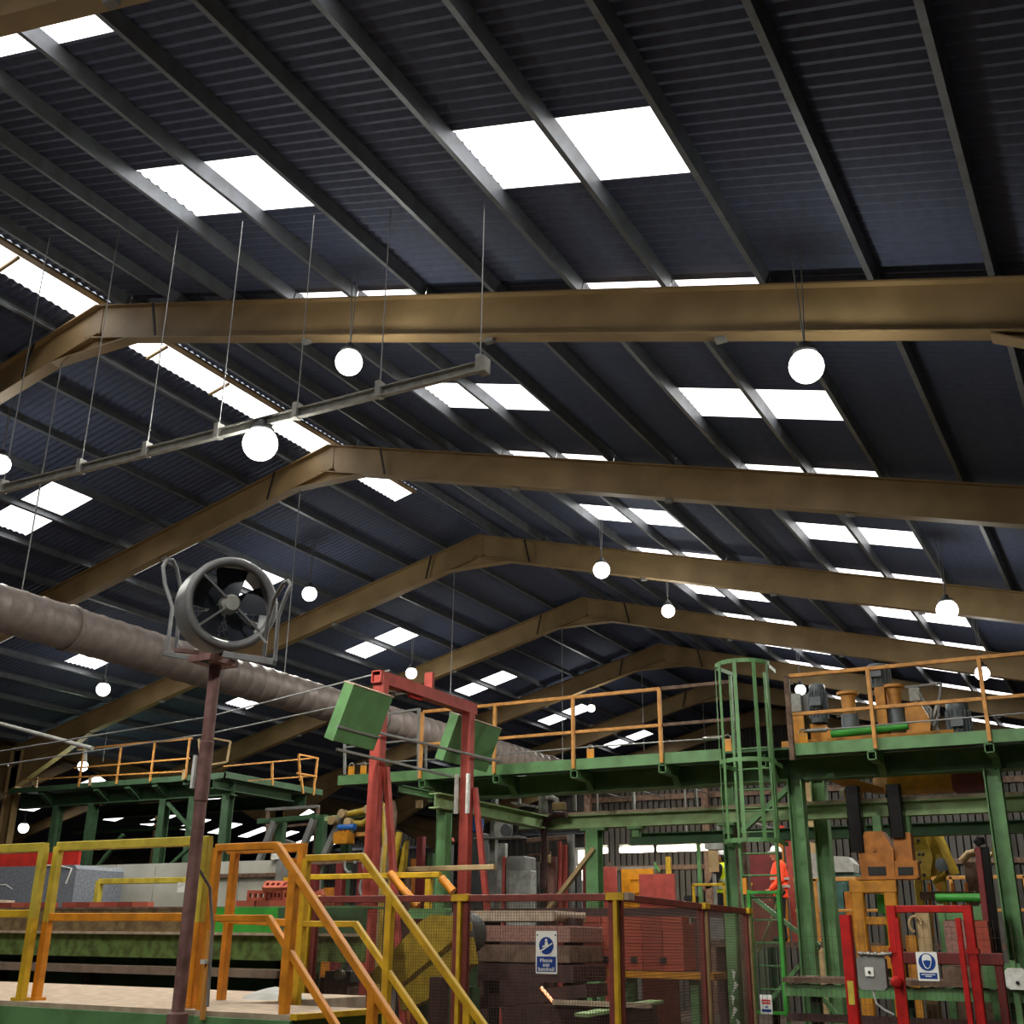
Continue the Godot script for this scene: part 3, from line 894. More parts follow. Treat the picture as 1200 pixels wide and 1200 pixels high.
# ---------- gantry at the far left ----------
func build_left_gantry() -> void:
	var z := -22.0
	var t := thing("gantry_walkway", "dark green gantry at the far left, behind the brown pole", "gantry", Vector3(-24, 5.4, z))
	block("fascia", M.green_old, Vector3(-28.6, 5.44, z - 0.06), Vector3(-20.4, 5.58, z))
	block("deck_plate", M.green_dull, Vector3(-28.6, 5.53, z - 3.9), Vector3(-20.4, 5.55, z - 0.06))
	block("fascia", M.green_old, Vector3(-20.46, 5.44, z - 4.0), Vector3(-20.4, 5.60, z))
	nb(); sweep(Vector3(-20.7, 5.30, z + 0.1), Vector3(-20.7, 5.30, z - 3.0), ibeam(0.2, 0.25, 0.02, 0.014)); put("girder", M.green_old)
	for zz in [z - 0.5, z - 3.4]:
		nb(); sweep(Vector3(-28.6, 5.24, zz), Vector3(-20.5, 5.24, zz), ibeam(0.22, 0.36, 0.02, 0.014)); put("girder", M.green_old)
	for x in [-27.4, -25.2, -24.0, -23.0, -21.9]:
		nb(); plate([Vector3(x, 5.45, z - 0.05), Vector3(x, 5.35, z - 0.05), Vector3(x, 5.1, z - 0.45), Vector3(x, 5.45, z - 0.45)], Vector3(0.2, 0, 0)); put("bracket", M.green_old)
	for x in [-22.9, -21.85, -20.7, -25.6, -27.0]:
		nb(); sweep(Vector3(x, 0, z - 0.5), Vector3(x, 5.06, z - 0.5), ibeam(0.22, 0.22, 0.02, 0.014)); put("column", M.green_old)
	for q in [[-22.7, 4.95, -21.3, 3.9], [-21.6, 3.9, -22.9, 3.0], [-25.4, 3.0, -24.2, 4.2]]:
		rod("brace", M.green_old, Vector3(q[0], q[1], z - 0.4), Vector3(q[2], q[3], z - 0.4), 0.09, 0.09)
	for y in [4.7, 4.5]:
		rod("tie_rail", M.green_dull, Vector3(-28, y, z - 2), Vector3(-23, y, z - 2), 0.08)
	guard_rail("gantry_guard_rail", "pale orange guard rail on the dark green gantry at the far left", -26.0, -21.7, [-25.7, -24.25, -23.0, -21.75], M.orange_dusty, z, 5.62)
	thing("low_rail", "low thin brown rail with stub posts along the far left gantry's edge", "guard rail", Vector3(-26, 5.6, z))
	rod("rail", M.orange_dusty, Vector3(-28.033, 5.790, -21.950), Vector3(-21.793, 5.672, -21.950), 0.04)
	for q in [[Vector3(-27.438, 5.829, -21.950), Vector3(-27.405, 5.543, -21.950)], [Vector3(-25.266, 5.756, -21.950), Vector3(-25.242, 5.479, -21.950)], [Vector3(-21.800, 5.717, -21.950), Vector3(-21.788, 5.454, -21.950)]]:
		rod("stub_post", M.tan, q[0], q[1], 0.10, 0.04)
	thing("rail_loop", "square end loop of pale rail just right of the fan pole", "guard rail", Vector3(-21, 5.6, z))
	nb()
	var lp := [Vector3(-21.459, 6.496, -22.000), Vector3(-21.264, 5.779, -22.000), Vector3(-20.680, 5.893, -22.300), Vector3(-20.634, 6.418, -22.300), Vector3(-21.319, 6.553, -22.000)]
	for i in 4:
		bar(lp[i], lp[i + 1], 0.05)
	put("loop_rail", M.tan)
	# rail round the far corner
	thing("corner_rail", "orange corner rail at the far left gantry's end, left of the red portal", "guard rail", Vector3(-20.4, 5.5, -25.7))
	for q in [[Vector3(-20.400, 6.071, -23.734), Vector3(-20.400, 5.473, -23.815)], [Vector3(-20.400, 6.405, -24.814), Vector3(-20.400, 5.726, -24.973)], [Vector3(-20.400, 6.427, -25.651), Vector3(-20.400, 5.400, -25.580)], [Vector3(-20.400, 5.845, -24.996), Vector3(-20.400, 5.396, -25.126)]]:
		rod("post", M.orange_dusty, q[0], q[1], 0.06)
	rod("top_rail", M.orange_dusty, Vector3(-20.400, 6.428, -24.811), Vector3(-20.400, 6.432, -25.690), 0.05)
	rod("lower_rail", M.orange_dusty, Vector3(-20.400, 5.913, -24.801), Vector3(-20.400, 5.929, -25.671), 0.05)
	rod("back_rail", M.orange_dusty, Vector3(-20.420, 5.717, -21.911), Vector3(-20.420, 6.455, -25.673), 0.04)
	rod("back_rail", M.orange_dusty, Vector3(-20.420, 5.469, -22.852), Vector3(-20.420, 5.957, -25.694), 0.04)

# ---------- red portal with the two green boxes ----------
func build_portal() -> void:
	var x := -8.0
	thing("red_portal", "tall red square tube portal standing before the gantry's left end", "portal", Vector3(x, 0, -12.3))
	var za := -11.2
	var zb := -13.3
	nb(); bar(Vector3(x, 0, za), Vector3(x, 4.66, za), 0.15, 0.15); bar(Vector3(x, 0, za), Vector3(x, 0.03, za), 0.36, 0.36); put("post", M.red_portal)
	nb(); bar(Vector3(x, 0, zb), Vector3(x, 4.66, zb), 0.14, 0.15); bar(Vector3(x, 0, zb), Vector3(x, 0.03, zb), 0.36, 0.36); put("post", M.red_portal)
	nb()
	for q in [[Vector3(-0.065, 0, 0), 0.012, 0.15], [Vector3(0.065, 0, 0), 0.012, 0.15], [Vector3(0, -0.07, 0), 0.14, 0.012], [Vector3(0, 0.07, 0), 0.14, 0.012]]:
		sweep(Vector3(x, 4.63, za + 0.12) + q[0], Vector3(x, 4.63, zb - 0.12) + q[0], rect(q[1], q[2]))
	put("top_beam", M.red_portal)
	for q in [[za, 0.0], [zb, 0.0]]:
		rod("strut", M.red_portal, Vector3(x + 0.1, 3.55, q[0] - 0.05), Vector3(x + 0.62, 0.0, q[0] - 0.05), 0.07, 0.07)
	block("lug_plate", M.red_portal, Vector3(x - 0.06, 4.7, -12.31), Vector3(x + 0.06, 4.92, -12.25))
	for q in [[Vector3(-7.860, 3.906, -10.381), Vector3(-7.860, 3.984, -14.011)], [Vector3(-7.860, 3.611, -10.221), Vector3(-7.860, 3.618, -12.696)]]:
		rod("tie_bar", M.grey, q[0], q[1], 0.03)
	for d in [-0.09, 0.09]:
		block("label_board", M.white, Vector3(x + d - 0.02, 3.2, zb + 0.09), Vector3(x + d + 0.02, 3.72, zb + 0.14))
	# boxes, tilted on the posts
	tilt_box(Vector3(-7.600, 4.294, -10.116), Vector3(-7.600, 4.324, -10.896), "green steel box tilted in front of the red portal's left post")
	tilt_box(Vector3(-8.150, 4.548, -13.296), Vector3(-8.150, 4.568, -14.513), "green steel box tilted behind the red portal's right post")
	thing("spring_hook", "short spring and red tag strung under the red portal's top beam", "spring", Vector3(-8.000, 4.568, -11.946))
	pipe("spring", M.steel, [Vector3(-8.000, 4.481, -11.487), Vector3(-8.000, 4.578, -11.826)], 0.022, 8)
	block("tag", M.red_band, Vector3(-8.000, 4.513, -11.831) - Vector3(0.02, 0, 0.0), Vector3(-8.000, 4.642, -12.101) + Vector3(0.02, 0.0, 0.0))

func tilt_box(e0: Vector3, e1: Vector3, label: String) -> void:
	# e0..e1: the upper edge of its face, along z; the face looks to +x and a little down
	var L := absf(e1.z - e0.z)
	var up := Vector3(0.366, 0.93, 0).normalized()
	var nrm := Vector3(0.93, -0.366, 0).normalized()
	var b := Basis(nrm, up, nrm.cross(up))
	var c := (e0 + e1) / 2 - up * 0.34 - nrm * 0.07
	thing("tilted_box", label, "box", c, "green boxes on the red portal")
	nb(); box(c, Vector3(0.14, 0.66, L), b); var cs := put("case", M.green)
	nb(); box(c + up * 0.335, Vector3(0.15, 0.015, L + 0.01), b); put("lid", M.dust_pale, cs)
	nb(); box(c - up * 0.16 + nrm * 0.075, Vector3(0.02, 0.025, L + 0.06), b); put("band", M.grey, cs)

# ---------- raised platform with stairs, bottom left ----------
const PY := 1.2                 # platform top
const PZ := -5.55               # its front edge

func rail_path(called: String, m: Material, pts: Array, w: float) -> void:
	nb(); path_sweep(pts, rect(w, w, w * 0.1), Vector3.BACK)
	put(called, m)

func build_platform() -> void:
	var xe := -4.45
	thing("platform", "raised green walkway platform with a dusty pale top, bottom left", "platform", Vector3(-9, 0, -6.6))
	block("deck_slab", M.dust_pale, Vector3(-16.0, 1.10, -7.86), Vector3(-5.6, PY, PZ))
	block("deck_slab", M.dust_pale, Vector3(-5.6, 1.10, -6.4), Vector3(xe, PY, PZ))
	block("fascia", M.green, Vector3(-16.0, 0.85, PZ - 0.01), Vector3(xe, 1.17, PZ + 0.03))
	block("nosing", M.yellow, Vector3(xe - 0.01, 1.175, -6.4), Vector3(xe + 0.04, PY + 0.008, PZ + 0.02))
	block("end_fascia", M.green_dull, Vector3(xe - 0.01, 0.7, -6.4), Vector3(xe + 0.02, 1.175, PZ))
	for x in [-15.5, -12.5, -9.5, -6.5, -4.6]:
		for z in [-5.75, -7.7 if x < -6 else -6.3]:
			nb(); bar(Vector3(x, 0, z), Vector3(x, 1.1, z), 0.12); put("leg", M.green_dull)
	thing("mortar_lump", "small grey lump of dust and rubble lying at the platform's end", "rubble", Vector3(-5.776, 1.214, -7.000))
	var p0: Vector3 = Vector3(-5.801, 1.224, -7.000)
	nb(); lathe(Vector3(p0.x, PY, -7.0), Vector3.UP, [Vector2(0.24, 0.0), Vector2(0.17, 0.04), Vector2(0.06, 0.07), Vector2(0.0, 0.08)], 9); put("heap", M.grey_pale)
	# steps down to the right
	thing("stairs", "yellow edged steel steps going down from the platform's right end", "stairs", Vector3(xe + 0.6, 0, -6.4))
	for i in 5:
		var x := xe + 0.06 + 0.2 * i
		var y := PY - 0.2 * (i + 1)
		block("tread", M.green_dull, Vector3(x - 0.04, y - 0.03, -6.4), Vector3(x + 0.18, y, -5.75))
		block("tread_nosing", M.yellow, Vector3(x + 0.17, y - 0.04, -6.4), Vector3(x + 0.2, y + 0.004, -5.75))
	for z in [-5.72, -6.43]:
		rod("string", M.orange, Vector3(xe + 0.08, 1.05, z), Vector3(xe + 1.15, 0.0, z), 0.03, 0.2)
	# handrails of the stairs
	stair_rail("near orange handrail of the stairs, bending down from the platform", M.orange, -5.6, [Vector3(-5.200, 2.149, -5.600), Vector3(-4.715, 2.141, -5.600)], [Vector3(-5.203, 1.722, -5.600), Vector3(-4.734, 1.722, -5.600)], [Vector3(-5.266, 2.162, -5.600), Vector3(-4.562, 1.945, -5.600)], [0.75, 0.60])
	stair_rail("far yellow handrail of the stairs, standing next to the red mesh fence", M.yellow, -6.55, [Vector3(-5.237, 2.151, -6.550), Vector3(-4.757, 2.140, -6.550)], [Vector3(-5.216, 1.704, -6.550), Vector3(-4.782, 1.706, -6.550)], [Vector3(-5.224, 2.173, -6.550), Vector3(-4.509, 1.894, -6.550)], [1.19, 0.5])
	# level rails
	flat_rail("yellow guard rail on the platform at the left edge of the view", M.yellow, M.yellow_pale, -5.62, -10.6, -6.83, [-6.83, -8.7], 0.99, 0.55)
	flat_rail("yellow and orange guard rail on the platform, crossed by the brown pole", M.orange, M.yellow_pale, -5.72, -6.80, -5.40, [-6.80, -5.40], 1.0, 0.53)
	thing("guard_rail", "orange guard rail along the platform's back edge, behind the near stair rail", "guard rail", Vector3(-6, PY, -6.6))
	rod("top_rail", M.orange, Vector3(-6.016, 2.220, -6.600), Vector3(-5.298, 2.219, -6.600), 0.05, 0.06)
	rod("mid_rail", M.orange, Vector3(-6.000, 1.732, -6.600), Vector3(-5.293, 1.710, -6.600), 0.05)
	for q in [[Vector3(-5.982, 2.207, -6.600), Vector3(-5.951, 1.199, -6.600)], [Vector3(-5.343, 2.209, -6.600), Vector3(-5.322, 1.186, -6.600)], [Vector3(-5.423, 2.148, -6.620), Vector3(-5.408, 1.280, -6.620)]]:
		var a: Vector3 = q[0]; var b: Vector3 = q[1]
		rod("post", M.orange, Vector3(b.x, PY, a.z), Vector3(b.x, a.y, a.z), 0.055)

func stair_rail(label: String, m: Material, z: float, top: Array, mid: Array, posts: Array, feet: Array) -> void:
	thing("stair_handrail", label, "handrail", Vector3(top[0].x, PY, z), "stair handrails")
	var dir := Vector3(0.695, -0.72, 0).normalized()
	var t0 := Vector3(top[0].x, top[1].y, z); var t1 := Vector3(top[1].x, top[1].y, z)
	var m0 := Vector3(mid[0].x, mid[1].y, z); var m1 := Vector3(mid[1].x, mid[1].y, z)
	rail_path("handrail", m, [t0, t1, t1 + dir * 1.75], 0.046)
	rail_path("mid_rail", m, [m0, m1, m1 + dir * 1.35], 0.04)
	rod("post", m, Vector3(t0.x, PY - 0.25, z + 0.0), Vector3(t0.x, t0.y, z), 0.05)
	var x: float = posts[1].x
	var y: float = t1.y + dir.y / dir.x * (x - t1.x)
	rod("post", m, Vector3(x, feet[1] - 0.1, z), Vector3(x, y, z), 0.052)
	var x2 := x + 0.62
	rod("post", m, Vector3(x2, 0.0, z), Vector3(x2, t1.y + dir.y / dir.x * (x2 - t1.x), z), 0.052)

func flat_rail(label: String, m: Material, m2: Material, z: float, x0: float, x1: float, posts: Array, h: float, hm: float) -> void:
	thing("guard_rail", label, "guard rail", Vector3((x0 + x1) / 2, PY, z))
	rod("top_rail", m2, Vector3(x0, PY + h, z), Vector3(x1 + 0.02, PY + h, z), 0.05, 0.06)
	rod("mid_rail", m, Vector3(x0, PY + hm, z), Vector3(x1, PY + hm, z), 0.042, 0.052)
	for x in posts:
		nb(); bar(Vector3(x, PY + hm - 0.03, z), Vector3(x, PY + h, z), 0.055); put("post", m2)
		nb(); bar(Vector3(x, PY - 0.02, z), Vector3(x, PY + hm - 0.03, z), 0.055); bar(Vector3(x, PY - 0.06, z), Vector3(x, PY + 0.02, z), 0.1); put("post", m)

# ---------- big fan on its pole ----------
func build_fan() -> void:
	var z := -5.25
	var b: Vector3 = Vector3(-5.048, 3.256, -5.250)
	thing("pole", "tall rusty brown pole carrying the round fan, in front of the platform", "pole", Vector3(b.x, 0, z))
	nb(); tube([Vector3(b.x, 0, z), Vector3(b.x, b.y, z)], 0.038, 14); put("tube", M.pole)
	nb(); lathe(Vector3(b.x, 1.02, z), Vector3.UP, [Vector2(0.0, 0), Vector2(0.06, 0.0), Vector2(0.06, 0.18), Vector2(0.038, 0.19)], 14); put("socket", M.pole)
	nb(); lathe(Vector3(b.x, 2.38, z), Vector3.UP, [Vector2(0.038, 0), Vector2(0.043, 0.01), Vector2(0.043, 0.36), Vector2(0.038, 0.37)], 14); put("sleeve", M.pole)
	nb(); lathe(Vector3(b.x, 0.0, z), Vector3.UP, [Vector2(0.15, 0.0), Vector2(0.15, 0.02), Vector2(0.0, 0.021)], 14); put("base_plate", M.pole)
	block("label_plate", M.white, Vector3(b.x - 0.055, 2.46, z + 0.03), Vector3(b.x - 0.035, 2.66, z + 0.05))
	thing("cable", "pale cable and thin pipe clipped up the orange rail post beside the pole", "cable", Vector3(-5.080, 1.225, -5.500))
	pipe("strand", M.orange_dusty, [Vector3(-5.090, 1.155, -5.500), Vector3(-5.101, 1.651, -5.500)], 0.016, 6)
	pipe("strand", M.grey, [Vector3(-5.060, 1.225, -5.500), Vector3(-5.084, 1.676, -5.500), Vector3(-5.089, 1.895, -5.450), Vector3(-5.045, 1.985, -5.300)], 0.010, 6)
	block("clip", M.white, Vector3(-5.104, 1.473, -5.480) - Vector3(0.02, 0.012, 0.012), Vector3(-5.104, 1.473, -5.480) + Vector3(0.02, 0.012, 0.012))
	# the fan: drum, ring, blades, hub, stand
	var c: Vector3 = Vector3(-4.896, 3.603, -5.180)
	var ax := Vector3(0.94, -0.10, 0.58).normalized()          # where it blows
	thing("drum_fan", "big grey round drum fan in its tube stand on top of the brown pole", "fan", Vector3(b.x, b.y, z))
	var u := ax.cross(Vector3.UP).normalized()
	var v := u.cross(ax).normalized()
	var R := 0.272
	nb()
	lathe(c - ax * 0.30, ax, [Vector2(R * 0.99, 0.0), Vector2(R + 0.025, 0.01), Vector2(R + 0.025, 0.28), Vector2(R + 0.03, 0.29), Vector2(R + 0.012, 0.315), Vector2(R - 0.012, 0.315), Vector2(R - 0.03, 0.29), Vector2(R - 0.012, 0.26), Vector2(R, 0.0)], 44)
	var drum := put("drum", M.fan_grey)
	nb(); lathe(c - ax * 0.02, ax, [Vector2(0.0, 0.035), Vector2(0.045, 0.03), Vector2(0.062, 0.0), Vector2(0.062, -0.16), Vector2(0.0, -0.17)], 18); var hub := put("hub", M.grey_pale)
	for i in 5:
		var a := TAU * i / 5 + 0.35
		var d := u * cos(a) + v * sin(a)
		var s := -u * sin(a) + v * cos(a)
		nb()
		st.set_smooth_group(1)
		var o := c - ax * 0.13
		var rows := []
		for j in 6:
			var r := lerpf(0.05, R - 0.02, j / 5.0)
			var w := lerpf(0.05, 0.10, j / 5.0)
			var tw := lerpf(0.055, 0.025, j / 5.0)
			rows.append([o + d * r - s * w - ax * tw, o + d * r + s * 0.0 + ax * 0.012, o + d * r + s * w + ax * tw])
		for j in 5:
			for q in 2:
				quad(rows[j][q], rows[j][q + 1], rows[j + 1][q + 1], rows[j + 1][q])
		for j in 5:
			for q in 2:
				var e := -ax * 0.004
				quad(rows[j][q] + e, rows[j + 1][q] + e, rows[j + 1][q + 1] + e, rows[j][q + 1] + e)
		put("blade", M.fan_dark, hub)
	for a in [deg_to_rad(38.0), deg_to_rad(218.0), deg_to_rad(318.0)]:
		var d := u * cos(a) + v * sin(a)
		rod("strut", M.fan_grey, c + d * 0.05 + ax * 0.0, c + d * (R - 0.005) + ax * 0.0, 0.014, 0.02, ax, drum)
	nb()
	for i in 30:
		var a := TAU * i / 30
		var d := u * cos(a) + v * sin(a)
		tube([c - ax * 0.29 + d * 0.06, c - ax * 0.29 + d * R], 0.0016, 4)
	for r in [0.09, 0.14, 0.19, 0.23]:
		tube(arc(c - ax * 0.29, u * r, v * r, 0, TAU, 30), 0.0016, 4)
	put("wire_guard", M.wire, drum).set_meta("kind", "stuff")
	# stand: two looped tubes at the sides and a base of flat bars
	var yb := b.y
	var pl := [Vector3(-5.355, 3.299, -5.120), Vector3(-5.349, 3.629, -5.120), Vector3(-5.496, 3.920, -5.120)]
	var zt := -5.12
	nb(); tube([Vector3(-5.355, 3.299, -5.120), Vector3(-5.354, 3.618, -5.120), Vector3(-5.452, 3.795, -5.120), Vector3(-5.488, 3.919, -5.120), Vector3(-5.478, 3.971, -5.140), Vector3(-5.472, 3.982, -5.180), Vector3(-5.486, 3.942, -5.240), Vector3(-5.485, 3.813, -5.300), Vector3(-5.497, 3.670, -5.320), Vector3(-5.501, 3.381, -5.340)], 0.013, 8); put("side_loop", M.fan_grey)
	nb(); tube([Vector3(-4.449, 3.166, -5.120), Vector3(-4.454, 3.448, -5.120), Vector3(-4.396, 3.592, -5.120), Vector3(-4.374, 3.638, -5.120), Vector3(-4.414, 3.672, -5.140), Vector3(-4.488, 3.677, -5.180), Vector3(-4.605, 3.608, -5.240), Vector3(-4.692, 3.500, -5.300), Vector3(-4.733, 3.259, -5.340)], 0.013, 8); put("side_loop", M.fan_grey)
	rod("base_bar", M.fan_grey, Vector3(-5.372, 3.312, -5.120), Vector3(-4.995, 3.223, -5.120), 0.03, 0.03)
	rod("base_bar", M.fan_grey, Vector3(-4.839, 3.245, -5.100), Vector3(-4.448, 3.160, -5.120), 0.035, 0.04)
	rod("base_bar", M.pole, Vector3(-5.504, 3.399, -5.340), Vector3(-4.712, 3.257, -5.340), 0.03, 0.03)
	block("mount_plate", M.pole, Vector3(b.x - 0.08, b.y - 0.03, z - 0.1), Vector3(b.x + 0.1, b.y + 0.012, z + 0.16))
	rod("latch_lever", M.steel, Vector3(-4.535, 3.333, -5.050), Vector3(-4.467, 3.262, -5.050), 0.012)

# ---------- long transfer conveyor behind the platform ----------
func brick_mesh(l: float, h: float, w: float, holes: bool) -> void:
	# a perforated brick, holes through its height; lies centred on O
	st.set_smooth_group(-1)
	if not holes:
		span(Vector3(-l / 2, -h / 2, -w / 2), Vector3(l / 2, h / 2, w / 2))
		return
	var xs := [-l / 2]
	for i in 3:
		var c := (i - 1) * l * 0.29
		xs.append(c - l * 0.09); xs.append(c + l * 0.09)
	xs.append(l / 2)
	for i in range(0, 7, 2):
		span(Vector3(xs[i], -h / 2, -w / 2), Vector3(xs[i + 1], h / 2, w / 2))
	for i in range(1, 7, 2):
		for s in [-1, 1]:
			span(Vector3(xs[i], -h / 2, s * w / 2), Vector3(xs[i + 1], h / 2, s * w * 0.2))

func build_conveyor() -> void:
	var z := -9.3
	thing("conveyor", "long green and rust stained conveyor frame behind the platform", "conveyor", Vector3(-10, 0, z))
	nb(); span(Vector3(-18.5, 1.667, z - 0.08), Vector3(-8.6, 1.89, z)); put("side_beam", M.beam_rusty)
	nb(); span(Vector3(-8.6, 1.667, z - 0.08), Vector3(-7.75, 1.90, z)); put("side_beam", M.green_bright)
	nb(); span(Vector3(-7.75, 1.667, z - 0.08), Vector3(-6.72, 1.90, z)); put("side_beam", M.green_dull)
	block("top_strip", M.brown, Vector3(-18.5, 1.89, z - 1.4), Vector3(-8.6, 1.915, z + 0.01))
	block("top_strip", M.green, Vector3(-8.6, 1.90, z - 0.5), Vector3(-6.72, 1.915, z - 0.005))
	block("ledge", M.dust_pale, Vector3(-18.5, 1.64, z - 0.1), Vector3(-6.72, 1.667, z + 0.07))
	block("lower_beam", M.green_dirty, Vector3(-18.5, 1.41, z - 0.1), Vector3(-6.72, 1.64, z - 0.02))
	block("shelf", M.shelf_brown, Vector3(-18.5, 1.253, z - 0.3), Vector3(-7.6, 1.33, z + 0.13))
	block("back_beam", M.green_dull, Vector3(-18.5, 0.95, z - 0.55), Vector3(-7.6, 1.41, z - 0.47))
	block("sill_beam", M.maroon, Vector3(-18.5, 0.97, z - 0.2), Vector3(-7.6, 1.085, z - 0.05))
	for i in 9:
		var x := -18.0 + 1.5 * i
		block("leg", M.maroon, Vector3(x, 0, z - 0.25), Vector3(x + 0.12, 1.3, z - 0.1))
	for i in 7:
		var x := -18.0 + 1.5 * i
		block("back_leg", M.maroon, Vector3(x, 0, z - 1.3), Vector3(x + 0.12, 1.89, z - 1.18))
	# loose bricks lying on it
	var ty := 1.915
	var hol := []
	var mats := [M.brick, M.brick_dark, M.brick_pale]
	for i in 3:
		O = Vector3.ZERO
		nb(); brick_mesh(0.215, 0.065, 0.1025, true)
		st.generate_normals()
		var me := st.commit()
		me.surface_set_material(0, mats[i])
		hol.append(me)
	var flat := Basis.IDENTITY
	var onedge := Basis(Vector3.RIGHT, PI / 2)
	var ord := ["first", "second", "third", "fourth", "fifth", "sixth"]
	var spots := [
		[Vector3(-8.42, 0.033, 0.30), 0.2, 0, 0, "first from the left in the heap's bottom front row"], [Vector3(-8.19, 0.033, 0.33), -0.1, 0, 1, "second from the left in the heap's bottom front row"], [Vector3(-7.95, 0.033, 0.28), 0.3, 0, 0, "third from the left in the heap's bottom front row"], [Vector3(-7.70, 0.033, 0.32), 0.05, 0, 2, "fourth from the left in the heap's bottom front row"], [Vector3(-7.46, 0.033, 0.30), 0.15, 0, 1, "fifth and last in the heap's bottom front row"],
		[Vector3(-8.40, 0.033, 0.52), 0.6, 0, 1, "at the heap's back left"], [Vector3(-8.1, 0.033, 0.56), 0.0, 0, 0, "at the heap's back middle"], [Vector3(-7.8, 0.033, 0.55), 0.1, 0, 1, "at the heap's back right"],
		[Vector3(-8.30, 0.117, 0.31), 0.3, 1, 0, "standing on edge, leftmost in the heap's second layer"], [Vector3(-8.06, 0.117, 0.34), -0.2, 1, 1, "standing on edge in the middle of the heap's second layer"], [Vector3(-7.82, 0.117, 0.30), 0.1, 1, 0, "standing on edge, rightmost in the heap's second layer"],
		[Vector3(-8.12, 0.205, 0.34), 0.2, 2, 2, "pale, tilted, at the top left of the heap"], [Vector3(-7.88, 0.203, 0.32), -0.1, 2, 0, "tilted, at the top right of the heap"], [Vector3(-7.58, 0.098, 0.33), 0.4, 3, 2, "pale, leaning against the heap's right side"]]
	for s in spots:
		var b := Basis(Vector3.UP, s[1])
		if s[2] == 1:
			b = b * Basis(Vector3.RIGHT, PI / 2)
		elif s[2] == 2:
			b = b * Basis(Vector3.RIGHT, 0.75)
		elif s[2] == 3:
			b = b * Basis(Vector3.BACK, 0.45)
		loose_brick("red brick with holes, " + s[4], "bricks heaped on the green conveyor end", hol[s[3]], Transform3D(b, Vector3(s[0].x, ty + s[0].y, z - s[0].z)))
	for i in 6:
		loose_brick("red brick in the single row left of the heap, %s from the left" % ord[i], "bricks in a single row on the rusty conveyor top", hol[i % 3], Transform3D(Basis(Vector3.UP, 0.04 * (i % 3)), Vector3(-11.1 + 0.225 * i, ty + 0.033, z - 0.35)))
	for i in 4:
		loose_brick("red brick in front of the wrapped pack, %s from the left edge" % ord[i], "bricks in front of the wrapped pack", hol[(i + 1) % 3], Transform3D(Basis(Vector3.UP, 0.05 * i), Vector3(-12.2 + 0.23 * i, ty + 0.033, z - 0.35)))
	thing("kerb_block", "pale concrete block lying on the conveyor at the left edge", "block", Vector3(-12.7, ty, z - 0.4))
	block("block_body", M.dust_pale, Vector3(-13.7, ty, z - 0.55), Vector3(-12.35, ty + 0.1, z - 0.25))
	# behind: wrapped pack, grey panels, yellow inner rail
	thing("brick_pack", "pack of bricks wrapped in shiny grey plastic film, left", "brick pack", Vector3(-14.6, 0, -11.8))
	nb()
	for i in 7:
		var h := 2.0 + 0.075 * i
		span(Vector3(-16.5 + 0.012 * (i % 2), h, -12.3), Vector3(-13.25 - 0.015 * (i % 3), h + 0.068, -11.5 + 0.012 * (i % 2)))
	span(Vector3(-16.5, 1.0, -12.3), Vector3(-13.26, 2.0, -11.52))
	put("brick_core", M.grey)
	nb()
	span(Vector3(-16.53, 1.6, -12.33), Vector3(-13.21, 2.55, -11.47))
	put("plastic_film", M.wrap)
	nb(); for i in 5:
		tube([Vector3(-16.2 + 0.32 * i, 2.25 + 0.05 * (i % 3), -11.468), Vector3(-15.9 + 0.32 * i, 2.3 - 0.03 * (i % 2), -11.466), Vector3(-15.75 + 0.32 * i, 2.24, -11.468)], 0.006, 5)
	tube([Vector3(-14.0, 2.545, -11.46), Vector3(-13.6, 2.55, -11.45), Vector3(-13.3, 2.5, -11.46), Vector3(-13.36, 2.3, -11.45)], 0.012, 5); put("film_fold", M.white)
	block("pallet", M.brown, Vector3(-16.5, 0, -12.3), Vector3(-13.3, 1.0, -11.55))
	thing("red_barrier", "bright red band of a barrier behind the wrapped pack", "barrier", Vector3(-16.5, 0, -13.2))
	block("band_panel", M.red_band, Vector3(-19.0, 2.66, -13.25), Vector3(-15.2, 2.90, -13.2))
	rod("post", M.red_dark, Vector3(-15.3, 0, -13.3), Vector3(-15.3, 2.66, -13.3), 0.08)
	rod("post", M.red_dark, Vector3(-18.3, 0, -13.3), Vector3(-18.3, 2.66, -13.3), 0.08)
	thing("panel_wall", "low wall of pale grey panels behind the conveyor", "low wall", Vector3(-12.5, 0, -12.5))
	for i in 5:
		block("panel", M.panel, Vector3(-14.35 + 0.80 * i, 0, -12.62), Vector3(-14.35 + 0.80 * i + 0.782, 2.62, -12.5 + 0.004 * (i % 2)))
	block("rub_rail", M.brown, Vector3(-11.9, 2.40, -12.48), Vector3(-10.45, 2.45, -12.44))
	block("end_post", M.grey, Vector3(-10.47, 0, -12.56), Vector3(-10.35, 2.68, -12.44))
	block("valve", M.white, Vector3(-10.55, 2.62, -12.5), Vector3(-10.42, 2.7, -12.42))
	thing("guard_rail", "low pale yellow rail before the grey panel wall, left of the pole", "guard rail", Vector3(-11.4, 0, -11.0))
	rod("top_rail", M.yellow_pale, Vector3(-12.2, 2.29, -11.0), Vector3(-10.2, 2.285, -11.0), 0.06, 0.07)
	rod("post", M.yellow_pale, Vector3(-12.2, 0.0, -11.0), Vector3(-12.2, 2.3, -11.0), 0.08)
	rod("post", M.yellow_pale, Vector3(-10.2, 0.0, -11.0), Vector3(-10.2, 2.3, -11.0), 0.08)
	block("tag_plate", M.white, Vector3(-10.758, 2.259, -10.950) - Vector3(0.0, 0.12, 0), Vector3(-10.614, 2.257, -10.950) + Vector3(0, 0.0, 0.01))
